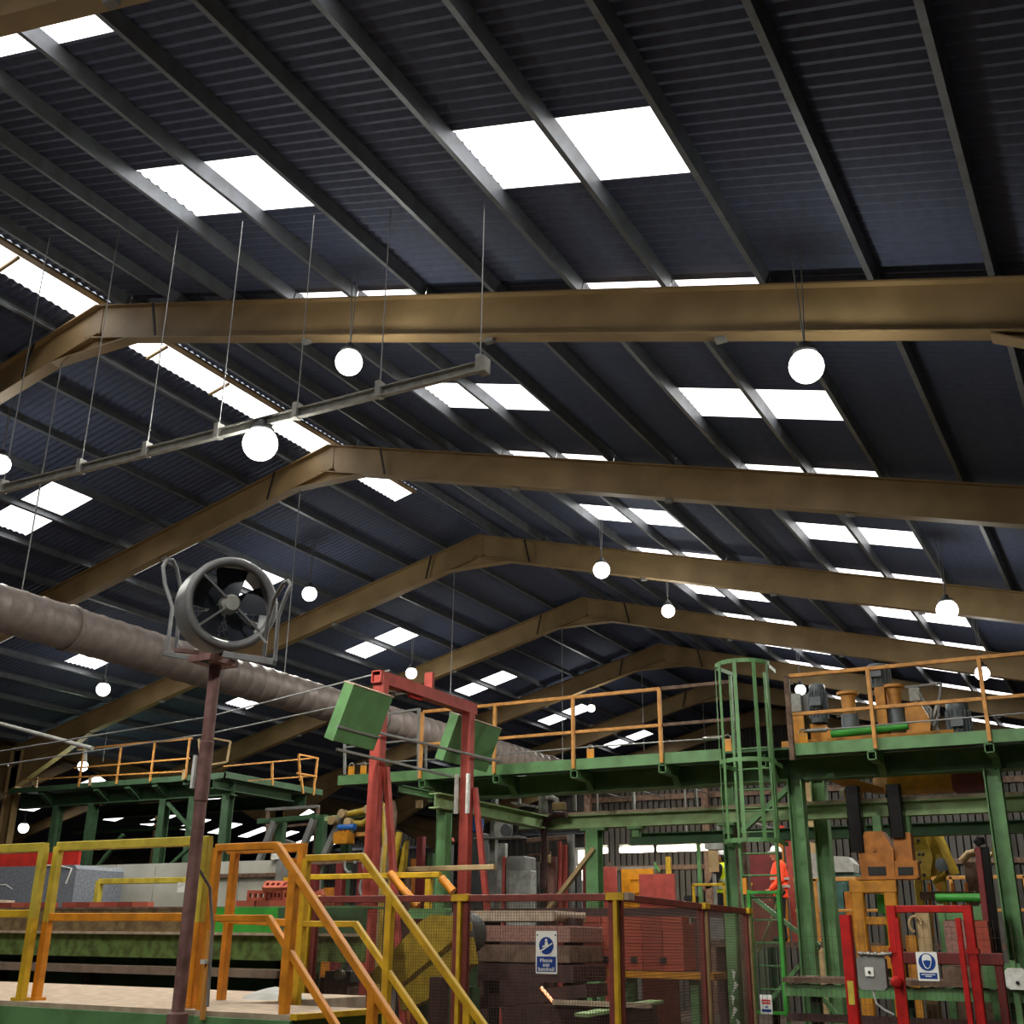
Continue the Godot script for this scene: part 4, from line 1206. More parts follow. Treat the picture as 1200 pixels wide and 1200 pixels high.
	thing("guard_rail", "low bright yellow rail beyond the stairs, under the red portal", "guard rail", Vector3(-8, 0, -11.0))
	rod("top_rail", M.yellow, Vector3(-8.655, 2.286, -10.900), Vector3(-6.863, 2.286, -10.900), 0.06, 0.06)
	for p in [Vector3(-8.791, 2.269, -10.900), Vector3(-7.005, 2.244, -10.900)]:
		rod("post", M.yellow, Vector3(p.x, 0, p.z), Vector3(p.x, p.y, p.z), 0.07)
	for q in [[Vector3(-7.460, 2.309, -10.800), Vector3(-7.280, 2.136, -10.800), Vector3(-7.070, 1.959, -10.800)], [Vector3(-6.788, 2.245, -10.800), Vector3(-6.632, 2.104, -10.800)]]:
		nb(); tube(q, 0.045, 10); put("bent_stub", M.orange)
	thing("guard_rail", "brown pipe guard rail behind the low yellow rail", "guard rail", Vector3(-7, 0, -11.9))
	rod("top_rail", M.tan, Vector3(-7.947, 2.416, -11.900), Vector3(-6.747, 2.423, -11.900), 0.06)
	rod("post", M.brown, Vector3(-7.95, 0, -11.9), Vector3(-7.95, 2.42, -11.9), 0.06)
	thing("post", "thin yellow post by the conveyor, behind the orange handrails", "post", Vector3(-8.048, 1.948, -9.800))
	block("post_body", M.yellow, Vector3(-8.109, 2.205, -9.800) - Vector3(0.0, 1.6, 0.03), Vector3(-8.019, 2.221, -9.800) + Vector3(0, 0, 0.03))

func loose_brick(label: String, group: String, me: Mesh, tr: Transform3D) -> void:
	var o := MeshInstance3D.new()
	o.mesh = me
	o.name = numbered("red_brick")
	o.transform = tr
	add_child(o)
	o.set_meta("label", label); o.set_meta("category", "brick"); o.set_meta("group", group)

# ---------- red mesh fence ----------
func wire_panel(a: Vector3, b: Vector3, y0: float, y1: float, pitch_x: float, pitch_y: float, w: float, m: Material, called := "wire_mesh") -> void:
	nb()
	var d := (b - a).normalized()
	var L := a.distance_to(b)
	var n := int(L / pitch_x)
	for i in range(1, n):
		var p := a + d * (L * i / n)
		sweep(Vector3(p.x, y0, p.z), Vector3(p.x, y1, p.z), rect(w, w), d)
	n = int((y1 - y0) / pitch_y)
	for i in range(1, n):
		var y := y0 + (y1 - y0) * i / n
		sweep(Vector3(a.x, y, a.z), Vector3(b.x, y, b.z), rect(w, w))
	put(called, m).set_meta("kind", "stuff")

func fence_panel(label: String, a: Vector3, b: Vector3) -> void:
	thing("mesh_fence_panel", label, "fence panel", (a + b) / 2, "red framed mesh fence panels")
	var d := (b - a).normalized()
	var p := a + d * 0.05
	var q := b - d * 0.05
	rod("top_rail", M.red_fence, Vector3(p.x, 1.965, p.z), Vector3(q.x, 1.965, q.z), 0.04, 0.06)
	rod("bottom_rail", M.red_fence, Vector3(p.x, 0.15, p.z), Vector3(q.x, 0.15, q.z), 0.04, 0.05)
	for e in [p, q]:
		nb(); bar(Vector3(e.x, 0.13, e.z), Vector3(e.x, 1.94, e.z), 0.055, 0.055, d); put("stile", M.red_fence)
	wire_panel(p, q, 0.15, 1.95, 0.026, 0.026, 0.0028, M.mesh_wire)

func build_red_fence() -> void:
	var z := -9.05
	var c := [Vector3(-8.75, 0, z), Vector3(-7.13, 0, z), Vector3(-5.46, 0, z), Vector3(-3.96, 0, z), Vector3(-4.08, 0, -11.45), Vector3(-4.15, 0, -13.1)]
	var lab := ["behind the stairs' landing", "", "carrying the blue stair sign", "turning away from the corner post", "farthest one, next to the green ladder guard"]
	for i in 5:
		if i == 0:
			continue
		fence_panel("red framed wire mesh panel, " + (lab[i] if lab[i] else "behind the yellow stair handrails"), c[i], c[i + 1])
	var pl := ["", "first from the left, mostly hidden behind the orange handrails", "second from the left, left of the blue stair sign", "at the corner, thickest in view, right of the blue stair sign", "first one past the corner, before the brick stack's right end", "last one, against the green ladder guard"]
	for i in range(1, 6):
		thing("fence_post", "yellow capped fence post, " + pl[i], "fence post", c[i], "yellow capped posts of the red mesh fence")
		var side := i > 3
		nb()
		bar(c[i] + (Vector3(0.03, 0, 0) if side else Vector3(0, 0, 0.03)), c[i] + (Vector3(0.03, 0, 0) if side else Vector3(0, 0, 0.03)) + Vector3(0, 1.96, 0), 0.038, 0.05)
		bar(c[i], c[i] + Vector3(0, 0.012, 0), 0.14, 0.14)
		put("post_body", M.yellow if i < 4 else M.tan)
		block("cap", M.yellow, c[i] + Vector3(-0.08 if not side else -0.03, 1.94, -0.03 if not side else -0.07), c[i] + Vector3(0.08 if not side else 0.06, 2.0, 0.06 if not side else 0.07))
		if i == 3:
			block("cap", M.dust_pale, c[i] + Vector3(0.08, 1.94, -0.08), c[i] + Vector3(0.12, 2.0, 0.05))
	# blue and white stair sign
	var s: Vector3 = Vector3(-4.592, 1.530, -9.000)
	thing("handrail_sign", "white sign with blue circle pictogram and blue text panel on the red fence", "sign", s)
	var w := 0.20 / 2
	var h := 0.335 / 2
	nb(); sweep(Vector3(s.x, s.y, s.z - 0.004), Vector3(s.x, s.y, s.z + 0.004), rect(w * 2, h * 2, 0.008)); put("sign_plate", M.sign_white)
	var zf := s.z + 0.005
	nb(); lathe(Vector3(s.x, s.y + 0.052, zf), Vector3.BACK, [Vector2(0.068, 0.0), Vector2(0.068, 0.002), Vector2(0.0, 0.002)], 36); var bd := put("blue_disc", M.sign_blue)
	var o := Vector3(s.x, s.y + 0.052, zf + 0.002)
	nb()
	lathe(o + Vector3(0.0, 0.042, 0), Vector3.BACK, [Vector2(0.012, 0.0), Vector2(0.012, 0.0015), Vector2(0.0, 0.0015)], 16)
	for pg in [[Vector2(-0.012, 0.028), Vector2(0.014, 0.028), Vector2(0.020, 0.004), Vector2(0.012, -0.008), Vector2(-0.012, 0.002)], [Vector2(-0.012, 0.006), Vector2(-0.036, -0.004), Vector2(-0.036, -0.016), Vector2(0.010, -0.004)], [Vector2(-0.056, -0.038), Vector2(-0.050, -0.048), Vector2(0.060, 0.014), Vector2(0.056, 0.024)]]:
		var q := []
		for v in pg:
			q.append(o + Vector3(v.x, v.y, 0))
		plate(q, Vector3(0, 0, 0.0015))
	put("pictogram", M.sign_white, bd)
	nb(); sweep(Vector3(s.x, s.y - 0.092, zf - 0.001), Vector3(s.x, s.y - 0.092, zf + 0.002), rect(0.178, 0.118)); var tp := put("text_panel", M.sign_blue)
	var words := ["Please", "use", "handrail"]
	for i in 3:
		lettering(words[i], 0.038, M.sign_white, Vector3(s.x, s.y - 0.064 - 0.034 * i, zf + 0.0025), tp)
	nb()
	for dx in [-0.085, 0.085]:
		lathe(Vector3(s.x + dx, s.y + 0.135, zf), Vector3.BACK, [Vector2(0.007, 0.0), Vector2(0.006, 0.004), Vector2(0.0, 0.005)], 10)
	put("fixing_screw", M.black)

func lettering(text: String, size: float, m: Material, at: Vector3, parent: Node3D) -> void:
	var f := SystemFont.new()
	f.font_names = PackedStringArray(["Droid Sans"])
	f.font_weight = 700
	var tm := TextMesh.new()
	tm.text = text
	tm.font = f
	tm.font_size = 32
	tm.pixel_size = size / 32.0
	tm.depth = 0.002
	tm.curve_step = 2.0
	tm.material = m
	var o := MeshInstance3D.new()
	o.mesh = tm
	o.name = "lettering"
	parent.add_child(o, true)
	o.position = at - O

# ---------- red gate and its wire fence at the right ----------
func build_gate() -> void:
	var z := -12.5
	thing("gate_post", "single bright red post left of the red gate, with a yellow sticker", "post", Vector3(-2.90, 0, z))
	nb(); bar(Vector3(-2.90, 0, z), Vector3(-2.90, 1.91, z), 0.11, 0.11); put("post_body", M.red_gate)
	nb(); bar(Vector3(-2.90, 0, z), Vector3(-2.90, 0.02, z), 0.22, 0.22); put("base_plate", M.red_gate)
	block("sticker", M.yellow_pale, Vector3(-2.93, 1.06, z + 0.055), Vector3(-2.87, 1.28, z + 0.06))
	thing("red_gate", "bright red square tube gate frame, holding the blue mask sign between its posts", "gate", Vector3(-2.1, 0, z))
	for x in [-2.43, -1.70]:
		nb(); bar(Vector3(x, 0, z), Vector3(x, 2.0, z), 0.09, 0.10); put("post", M.red_gate)
		nb(); bar(Vector3(x, 0, z), Vector3(x, 0.02, z), 0.2, 0.2); put("base_plate", M.red_gate)
		block("lock_sleeve", M.red_gate, Vector3(x - 0.06, 1.55, z - 0.06), Vector3(x + 0.06, 1.60, z + 0.06))
	nb(); bar(Vector3(-2.47, 1.965, z), Vector3(-1.66, 1.965, z), 0.07, 0.07); put("top_bar", M.red_gate)
	nb(); bar(Vector3(-2.38, 0.2, z + 0.07), Vector3(-2.38, 1.88, z + 0.07), 0.05, 0.05); put("leaf_stile", M.red_gate)
	nb(); bar(Vector3(-1.79, 0.2, z + 0.07), Vector3(-1.79, 1.88, z + 0.07), 0.05, 0.05); put("leaf_stile", M.red_gate)
	nb(); bar(Vector3(-2.38, 0.22, z + 0.07), Vector3(-1.79, 0.22, z + 0.07), 0.05, 0.05); put("leaf_rail", M.red_gate)
	nb(); lathe(Vector3(-2.44, 1.28, z + 0.09), Vector3(0.3, 0, 1), [Vector2(0.05, 0), Vector2(0.06, 0.05), Vector2(0.04, 0.1), Vector2(0, 0.11)], 14); put("stop_button", M.red_gate)
	nb(); lathe(Vector3(-2.88, 0.78, z + 0.05), Vector3(0, 0, 1), [Vector2(0.05, 0), Vector2(0.055, 0.05), Vector2(0, 0.07)], 14); put("stop_button", M.red_band)
	thing("wire_fence", "fine dark wire fence strung beside and through the red gate", "fence", Vector3(-2.3, 0, z))
	wire_panel(Vector3(-4.0, 0, z - 0.02), Vector3(-2.96, 0, z - 0.02), 0.1, 1.86, 0.05, 0.15, 0.003, M.mesh_wire)
	wire_panel(Vector3(-2.84, 0, z - 0.02), Vector3(-2.48, 0, z - 0.02), 0.1, 1.86, 0.05, 0.15, 0.003, M.mesh_wire)
	wire_panel(Vector3(-2.34, 0, z + 0.07), Vector3(-1.82, 0, z + 0.07), 0.22, 1.86, 0.05, 0.15, 0.003, M.mesh_wire)
	wire_panel(Vector3(-1.64, 0, z - 0.02), Vector3(-0.2, 0, z - 0.02), 0.1, 1.86, 0.05, 0.15, 0.003, M.mesh_wire)
	thing("fence_post", "plain green post of the wire fence near the right edge, bearing the white switch box", "fence post", Vector3(-1.35, 0, z))
	rod("post_body", M.green, Vector3(-1.36, 0, z - 0.07), Vector3(-1.36, 1.5, z - 0.07), 0.06)
	thing("switch_box", "white rounded switch box at the right edge, with a small black arrow key", "switch box", Vector3(-1.34, 1.33, z))
	nb(); sweep(Vector3(-1.34, 1.335, z - 0.04), Vector3(-1.34, 1.335, z + 0.03), rect(0.19, 0.19, 0.03)); var wb := put("box_body", M.white)
	nb(); lathe(Vector3(-1.33, 1.30, z + 0.03), Vector3.BACK, [Vector2(0.018, 0.0), Vector2(0.014, 0.012), Vector2(0.0, 0.013)], 10); put("key_switch", M.black, wb)
	thing("control_box", "grey square control box with a white key plate, between the red posts", "switch box", Vector3(-2.69, 1.4, z))
	nb(); sweep(Vector3(-2.68, 1.36, z - 0.05), Vector3(-2.68, 1.36, z + 0.05), rect(0.28, 0.32, 0.03)); var bb := put("box_body", M.grey)
	nb(); sweep(Vector3(-2.70, 1.37, z + 0.05), Vector3(-2.70, 1.37, z + 0.06), rect(0.085, 0.085, 0.006)); put("key_plate", M.sign_white, bb)
	nb(); lathe(Vector3(-2.70, 1.365, z + 0.06), Vector3.BACK, [Vector2(0.015, 0.0), Vector2(0.012, 0.01), Vector2(0.0, 0.011)], 10); put("key_switch", M.black)
	nb(); tube([Vector3(-2.80, 1.54, z + 0.04), Vector3(-2.6, 1.53, z + 0.05), Vector3(-2.46, 1.545, z + 0.06)], 0.018, 8)
	for i in 5:
		lathe(Vector3(-2.78 + 0.07 * i, 1.535, z + 0.045), Vector3.RIGHT, [Vector2(0.018, 0), Vector2(0.028, 0.005), Vector2(0.028, 0.03), Vector2(0.018, 0.035)], 8)
	put("chain", M.steel)
	nb(); tube([Vector3(-2.69, 1.2, z + 0.03), Vector3(-2.66, 1.08, z + 0.06), Vector3(-2.58, 1.02, z + 0.08), Vector3(-2.5, 0.98, z + 0.06)], 0.012, 6); put("cable", M.grey_pale)
	# mask sign on the gate
	var s: Vector3 = Vector3(-2.124, 1.431, -12.400)
	thing("mask_sign", "white sign with a blue masked head pictogram on the red gate", "sign", s)
	nb(); sweep(s - Vector3(0, 0, 0.004), s + Vector3(0, 0, 0.004), rect(0.2, 0.265, 0.008)); put("sign_plate", M.sign_white)
	var c := s + Vector3(0, 0.04, 0.005)
	nb(); lathe(c, Vector3.BACK, [Vector2(0.08, 0), Vector2(0.08, 0.002), Vector2(0.0, 0.002)], 36); var bd := put("blue_disc", M.sign_blue)
	nb()
	var head := []
	for v in [Vector2(-0.046, 0.03), Vector2(-0.040, -0.012), Vector2(-0.024, -0.052), Vector2(0.0, -0.064), Vector2(0.024, -0.052), Vector2(0.040, -0.012), Vector2(0.046, 0.03), Vector2(0.038, 0.056), Vector2(0.018, 0.070), Vector2(-0.018, 0.070), Vector2(-0.038, 0.056)]:
		head.append(c + Vector3(v.x, v.y, 0.002))
	plate(head, Vector3(0, 0, 0.0015)); put("head_pictogram", M.sign_white, bd)
	nb()
	var mask := []
	for v in [Vector2(-0.036, 0.012), Vector2(-0.031, -0.014), Vector2(-0.017, -0.045), Vector2(0.0, -0.055), Vector2(0.017, -0.045), Vector2(0.031, -0.014), Vector2(0.036, 0.012), Vector2(0.0, 0.018)]:
		mask.append(c + Vector3(v.x, v.y, 0.0035))
	plate(mask, Vector3(0, 0, 0.0015)); put("mask_pictogram", M.sign_blue, bd)
	nb(); sweep(s + Vector3(0, -0.085, 0.003), s + Vector3(0, -0.085, 0.006), rect(0.165, 0.055)); var tp := put("text_panel", M.sign_blue)
	nb()
	for y in [-0.074, -0.09]:
		span(s + Vector3(-0.065 if y > -0.08 else -0.03, y - 0.004, 0.006), s + Vector3(0.065 if y > -0.08 else 0.03, y + 0.004, 0.0075))
	put("print_line", M.sign_white, tp)

# ---------- lifting machine under the gantry, right ----------
func build_lifter() -> void:
	var z := -15.9
	thing("lifting_grab", "orange brick grab hanging on two black lifting columns under the gantry", "lifting machine", Vector3(-3.2, 2.43, z))
	for q in [[Vector3(-3.44, 3.64, z), Vector3(-3.44, 2.78, z)], [Vector3(-2.91, 3.64, z - 0.05), Vector3(-2.91, 2.95, z - 0.05)]]:
		nb(); bar(q[0], q[1], 0.18, 0.16); put("lifting_column", M.black_shiny)
	nb(); bar(Vector3(-3.18, 3.25, z - 0.1), Vector3(-3.18, 3.02, z - 0.1), 0.12, 0.1); put("neck", M.green)
	nb()
	var hp := []
	for v in [Vector2(-0.20, 0.0), Vector2(0.22, 0.0), Vector2(0.24, 0.36), Vector2(0.12, 0.60), Vector2(-0.10, 0.60), Vector2(-0.22, 0.40)]:
		hp.append(Vector3(-3.22 + v.x, 2.44 + v.y, z + 0.05))
	plate(hp, Vector3(0, 0, -0.3)); var hs := put("housing", M.gripper_orange)
	block("slot", M.black, Vector3(-3.33, 2.48, z + 0.045), Vector3(-3.10, 2.59, z + 0.06), hs)
	nb(); lathe(Vector3(-3.22, 2.80, z + 0.05), Vector3.BACK, [Vector2(0.03, 0), Vector2(0.025, 0.015), Vector2(0, 0.016)], 10); put("bolt", M.gripper_orange, hs)
	block("side_housing", M.gripper_orange, Vector3(-2.98, 2.55, z - 0.25), Vector3(-2.76, 3.02, z - 0.02))
	block("jaw", M.gripper_orange, Vector3(-3.0, 2.44, z - 0.15), Vector3(-2.70, 2.66, z + 0.04))
	block("jaw_slot", M.black, Vector3(-2.95, 2.48, z + 0.035), Vector3(-2.76, 2.58, z + 0.05))
	block("bottom_lip", M.gripper_orange, Vector3(-3.50, 2.43, z - 0.2), Vector3(-2.72, 2.47, z + 0.07))
	thing("lifting_portal", "yellow portal shaped lifting frame below the orange grab, behind the red gate", "lifting machine", Vector3(-3.3, 0, z))
	for x in [-3.50, -3.08]:
		nb(); bar(Vector3(x, 0.0, z), Vector3(x, 2.42, z), 0.16, 0.14); put("post", M.machine_yellow)
	nb(); bar(Vector3(-3.59, 2.34, z), Vector3(-2.99, 2.34, z), 0.155, 0.162); put("head_beam", M.machine_yellow)
	nb(); bar(Vector3(-3.45, 1.92, z), Vector3(-3.1, 1.92, z), 0.10, 0.10); put("cross_beam", M.machine_yellow)
	block("lower_plate", M.machine_yellow, Vector3(-3.40, 1.35, z - 0.05), Vector3(-3.16, 1.62, z))
	nb(); bar(Vector3(-2.9, 1.2, z - 0.1), Vector3(-2.9, 1.75, z - 0.1), 0.14, 0.12); put("guide", M.machine_yellow)
	block("guide_foot", M.machine_yellow, Vector3(-3.1, 0, z - 0.16), Vector3(-2.85, 1.25, z - 0.08))
	block("green_plate", M.green_bright, Vector3(-3.32, 2.02, z - 0.3), Vector3(-3.16, 2.26, z - 0.25))
	rod("plate_post", M.green_dull, Vector3(-3.24, 0, z - 0.3), Vector3(-3.24, 2.1, z - 0.3), 0.06)
	# orange trolley on the lower frame
	thing("rail_trolley", "orange trolley beam on the lower pale green rail, behind the black columns", "trolley", Vector3(-3, 3.50, -16.3))
	block("trolley_beam", M.machine_yellow, Vector3(-3.05, 3.555, -16.45), Vector3(-2.05, 3.86, -16.27))
	nb(); plate([Vector3(-3.9, 3.82, -16.2), Vector3(-3.7, 3.88, -16.2), Vector3(-3.1, 3.64, -16.2), Vector3(-3.1, 3.58, -16.2), Vector3(-3.5, 3.62, -16.2)], Vector3(0, 0, -0.1)); put("slanted_arm", M.gripper_orange)
	block("wheel_box", M.machine_yellow, Vector3(-3.62, 3.502, -16.3), Vector3(-3.38, 3.66, -16.16))
	nb(); lathe(Vector3(-3.70, 3.62, -16.22), Vector3.RIGHT, [Vector2(0, 0), Vector2(0.045, 0.01), Vector2(0.045, 0.1), Vector2(0, 0.11)], 12); put("proximity_sensor", M.white)
	block("panel", M.tan, Vector3(-3.28, 3.6, -16.55), Vector3(-3.05, 3.88, -16.5))
	block("end_block", M.red_dark, Vector3(-2.2, 3.55, -16.5), Vector3(-1.75, 3.86, -16.2))

# ---------- robots and clutter right, beyond the gantry ----------
func build_robots() -> void:
	var z := -20.0
	thing("robot_arm", "dusty yellow handling robot with perforated plates, beyond the orange grab", "robot", Vector3(-3.3, 0, z))
	nb()
	var pp := []
	for v in [Vector2(-3.62, 3.40), Vector2(-3.10, 3.46), Vector2(-2.98, 3.10), Vector2(-3.08, 2.70), Vector2(-3.35, 2.66), Vector2(-3.55, 2.95)]:
		pp.append(Vector3(v.x, v.y, z))
	plate(pp, Vector3(0, 0, -0.1)); put("arm_plate", M.robot_yellow)
	nb()
	var p2 := []
	for v in [Vector2(-3.45, 3.28), Vector2(-3.22, 3.32), Vector2(-3.14, 2.95), Vector2(-3.22, 2.62), Vector2(-3.38, 2.62), Vector2(-3.42, 2.95)]:
		p2.append(Vector3(v.x, v.y, z + 0.12))
	plate(p2, Vector3(0, 0, -0.06)); var ap := put("arm_plate", M.robot_yellow)
	for q in [Vector2(-3.33, 3.24), Vector2(-3.34, 3.02), Vector2(-3.28, 3.02), Vector2(-3.34, 2.90), Vector2(-3.3, 2.70)]:
		nb(); lathe(Vector3(q.x, q.y, z + 0.121), Vector3.BACK, [Vector2(0.028, 0), Vector2(0.02, 0.004), Vector2(0, 0.004)], 10); put("bore", M.black, ap)
	nb(); tube([Vector3(-3.05, 3.42, z), Vector3(-2.92, 3.0, z + 0.1), Vector3(-2.82, 2.7, z + 0.1)], 0.07, 10); put("upper_arm", M.robot_yellow)
	nb(); tube([Vector3(-2.95, 2.75, z + 0.1), Vector3(-3.15, 2.60, z), Vector3(-3.0, 2.3, z)], 0.06, 10); put("fore_arm", M.robot_yellow)
	for x in [-3.42, -3.05]:
		nb(); bar(Vector3(x, 0, z), Vector3(x, 2.7, z), 0.12, 0.12); put("leg", M.robot_yellow)
	nb(); lathe(Vector3(-3.0, 2.85, z + 0.02), Vector3.BACK, [Vector2(0, 0), Vector2(0.11, 0.0), Vector2(0.11, 0.12), Vector2(0, 0.13)], 14); put("joint_motor", M.motor)
	thing("robot_arm", "second yellow robot with an arched arm, right of the perforated one", "robot", Vector3(-2.4, 0, z))
	nb(); tube([Vector3(-2.72, 2.90, z), Vector3(-2.60, 3.02, z), Vector3(-2.42, 3.05, z), Vector3(-2.26, 2.98, z)], 0.06, 10); put("arched_arm", M.tan)
	nb(); lathe(Vector3(-2.45, 3.08, z + 0.05), Vector3.UP, [Vector2(0, 0), Vector2(0.06, 0.0), Vector2(0.05, 0.1), Vector2(0, 0.11)], 10); put("wrist", M.steel)
	nb(); plate([Vector3(-2.25, 3.12, z), Vector3(-1.95, 3.12, z), Vector3(-1.98, 2.6, z), Vector3(-2.05, 2.45, z), Vector3(-2.2, 2.55, z)], Vector3(0, 0, -0.12)); put("shoulder", M.robot_yellow)
	nb(); bar(Vector3(-2.05, 0, z - 0.06), Vector3(-2.05, 2.6, z - 0.06), 0.16, 0.14); put("leg", M.robot_yellow)
	nb(); bar(Vector3(-2.6, 0, z - 0.2), Vector3(-2.6, 2.9, z - 0.2), 0.22, 0.2); put("pedestal", M.brown)
	thing("tool_head", "dusty orange tool head with hanging brackets under the perforated robot", "robot", Vector3(-2.9, 1.9, z + 0.6))
	for x in [-3.2, -3.05, -2.85, -2.65]:
		nb(); bar(Vector3(x, 1.7, z + 0.6), Vector3(x + 0.03, 2.55, z + 0.55), 0.05, 0.05); put("bracket", M.gripper_orange)
	block("head_plate", M.brown, Vector3(-3.3, 2.3, z + 0.5), Vector3(-2.5, 2.42, z + 0.7))
	nb(); bar(Vector3(-2.9, 0, z + 0.6), Vector3(-2.9, 1.75, z + 0.6), 0.3, 0.2); put("stand", M.brown)
	# dark red and black slide post
	thing("slide_post", "leaning black slide post with a dark red edge, near the right green column", "post", Vector3(-1.7, 0, -14.6))
	nb(); bar(Vector3(-1.726, 1.349, -14.600), Vector3(-1.720, 2.705, -14.600), 0.11, 0.08); put("slide", M.black_shiny)
	nb(); bar(Vector3(-1.804, 1.348, -14.580), Vector3(-1.783, 2.705, -14.580), 0.07, 0.08); put("edge_strip", M.red_dark)
	nb(); bar(Vector3(-1.62, 0, -14.6), Vector3(-1.732, 1.438, -14.600), 0.14, 0.1); put("slide_foot", M.black)
	nb(); lathe(Vector3(-1.738, 2.730, -14.550), Vector3(-0.4, 1, 0), [Vector2(0.05, 0), Vector2(0.07, 0.06), Vector2(0, 0.1)], 10); put("slide_head", M.black)
	# brick packs beyond the gate
	thing("brick_pack", "pinkish pack of stacked bricks seen through the red gate", "brick pack", Vector3(-1.9, 1.2, -14.2))
	stack_bricks(Vector3(-2.2, 1.42, -14.5), 2, 7, 2, [M.pink, M.brick, M.pink])
	block("pallet", M.brown, Vector3(-2.25, 1.28, -14.52), Vector3(-1.7, 1.41, -14.0))
	thing("roller_conveyor", "low dark conveyor with green beams behind the red gate", "conveyor", Vector3(-2, 0, -13.6))
	block("side_beam", M.green, Vector3(-3.9, 1.08, -13.62), Vector3(-0.4, 1.2, -13.54))
	block("ledge", M.brown, Vector3(-3.9, 1.22, -14.55), Vector3(-0.4, 1.275, -13.5))
	block("lower_beam", M.maroon, Vector3(-3.9, 0.82, -13.7), Vector3(-0.4, 0.9, -13.6))
	block("lower_beam", M.green_dull, Vector3(-2.0, 0.4, -13.3), Vector3(-0.5, 0.75, -13.22))
	for x in [-3.6, -2.6, -1.5, -0.6]:
		nb(); bar(Vector3(x, 0, -13.75), Vector3(x, 1.2, -13.75), 0.12); put("leg", M.green_dull)
	block("guard_plate", M.green, Vector3(-1.75, 1.22, -13.45), Vector3(-1.38, 1.46, -13.4))
	for i in 12:
		nb(); tube([Vector3(-3.8 + 0.28 * i, 1.15, -13.62), Vector3(-3.8 + 0.28 * i, 1.15, -14.2)], 0.05, 8); put("roller", M.steel)
	thing("red_beam", "dark red crossbeam behind the red gate, in front of the brick pack", "beam", Vector3(-2, 0, -13.4))
	nb(); bar(Vector3(-2.6, 1.50, -13.1), Vector3(-1.5, 1.50, -13.1), 0.1, 0.12); put("beam_body", M.red_dark)
	for x in [-2.55, -1.55]:
		nb(); bar(Vector3(x, 0, -13.1), Vector3(x, 1.45, -13.1), 0.08); put("leg", M.red_dark)
	thing("green_rail", "green pipe rail above the pink brick pack", "rail", Vector3(-2, 0, -15.0))
	nb(); tube([Vector3(-2.381, 2.168, -15.000), Vector3(-1.794, 2.164, -15.000)], 0.05, 10); put("pipe", M.green_bright)
	block("green_beam", M.green, Vector3(-2.348, 1.918, -15.100), Vector3(-1.800, 2.072, -15.100) + Vector3(0, 0, 0.08))
	for p in [Vector3(-2.343, 1.898, -15.050), Vector3(-1.863, 1.899, -15.050)]:
		nb(); bar(Vector3(p.x, 0, p.z), Vector3(p.x, 2.1, p.z), 0.09); put("leg", M.green)
	thing("pale_post", "pale dusty post with a curled bracket behind the red gate", "post", Vector3(-2.5, 0, -14.8))
	nb(); bar(Vector3(-2.52, 0, -14.8), Vector3(-2.52, 1.99, -14.8), 0.16, 0.12); put("post_body", M.tan)
	nb(); tube(arc(Vector3(-2.60, 1.86, -14.7), Vector3(0.07, 0, 0), Vector3(0, 0.09, 0), 0, TAU * 0.7, 10), 0.02, 6); put("bracket", M.tan)

func stack_bricks(o: Vector3, nx: int, ny: int, nz: int, ms: Array) -> void:
	# nx stretchers long, ny courses high; each front brick its own piece
	var l := 0.235
	for j in ny:
		for i in nx:
			for k in nz:
				if k > 0 and j < ny - 1:
					continue
				nb()
				var w: float = l - 0.006
				var p := o + Vector3(i * l, j * 0.0675, k * 0.11) + Vector3(rng.randf_range(-0.003, 0.003), 0, rng.randf_range(-0.004, 0.004))
				p.z = o.z + 0.35 - k * 0.11 + (p.z - o.z - k * 0.11)
				span(p + Vector3(0, 0, -0.10), p + Vector3(w, 0.064, 0.0))
				put("brick", ms[(i * 7 + j * 3 + k) % ms.size()])
	nb(); span(o + Vector3(0.01, 0, -0.05), o + Vector3(nx * l - 0.015, (ny - 1) * 0.0675, 0.245)); put("inner_bricks", ms[0])

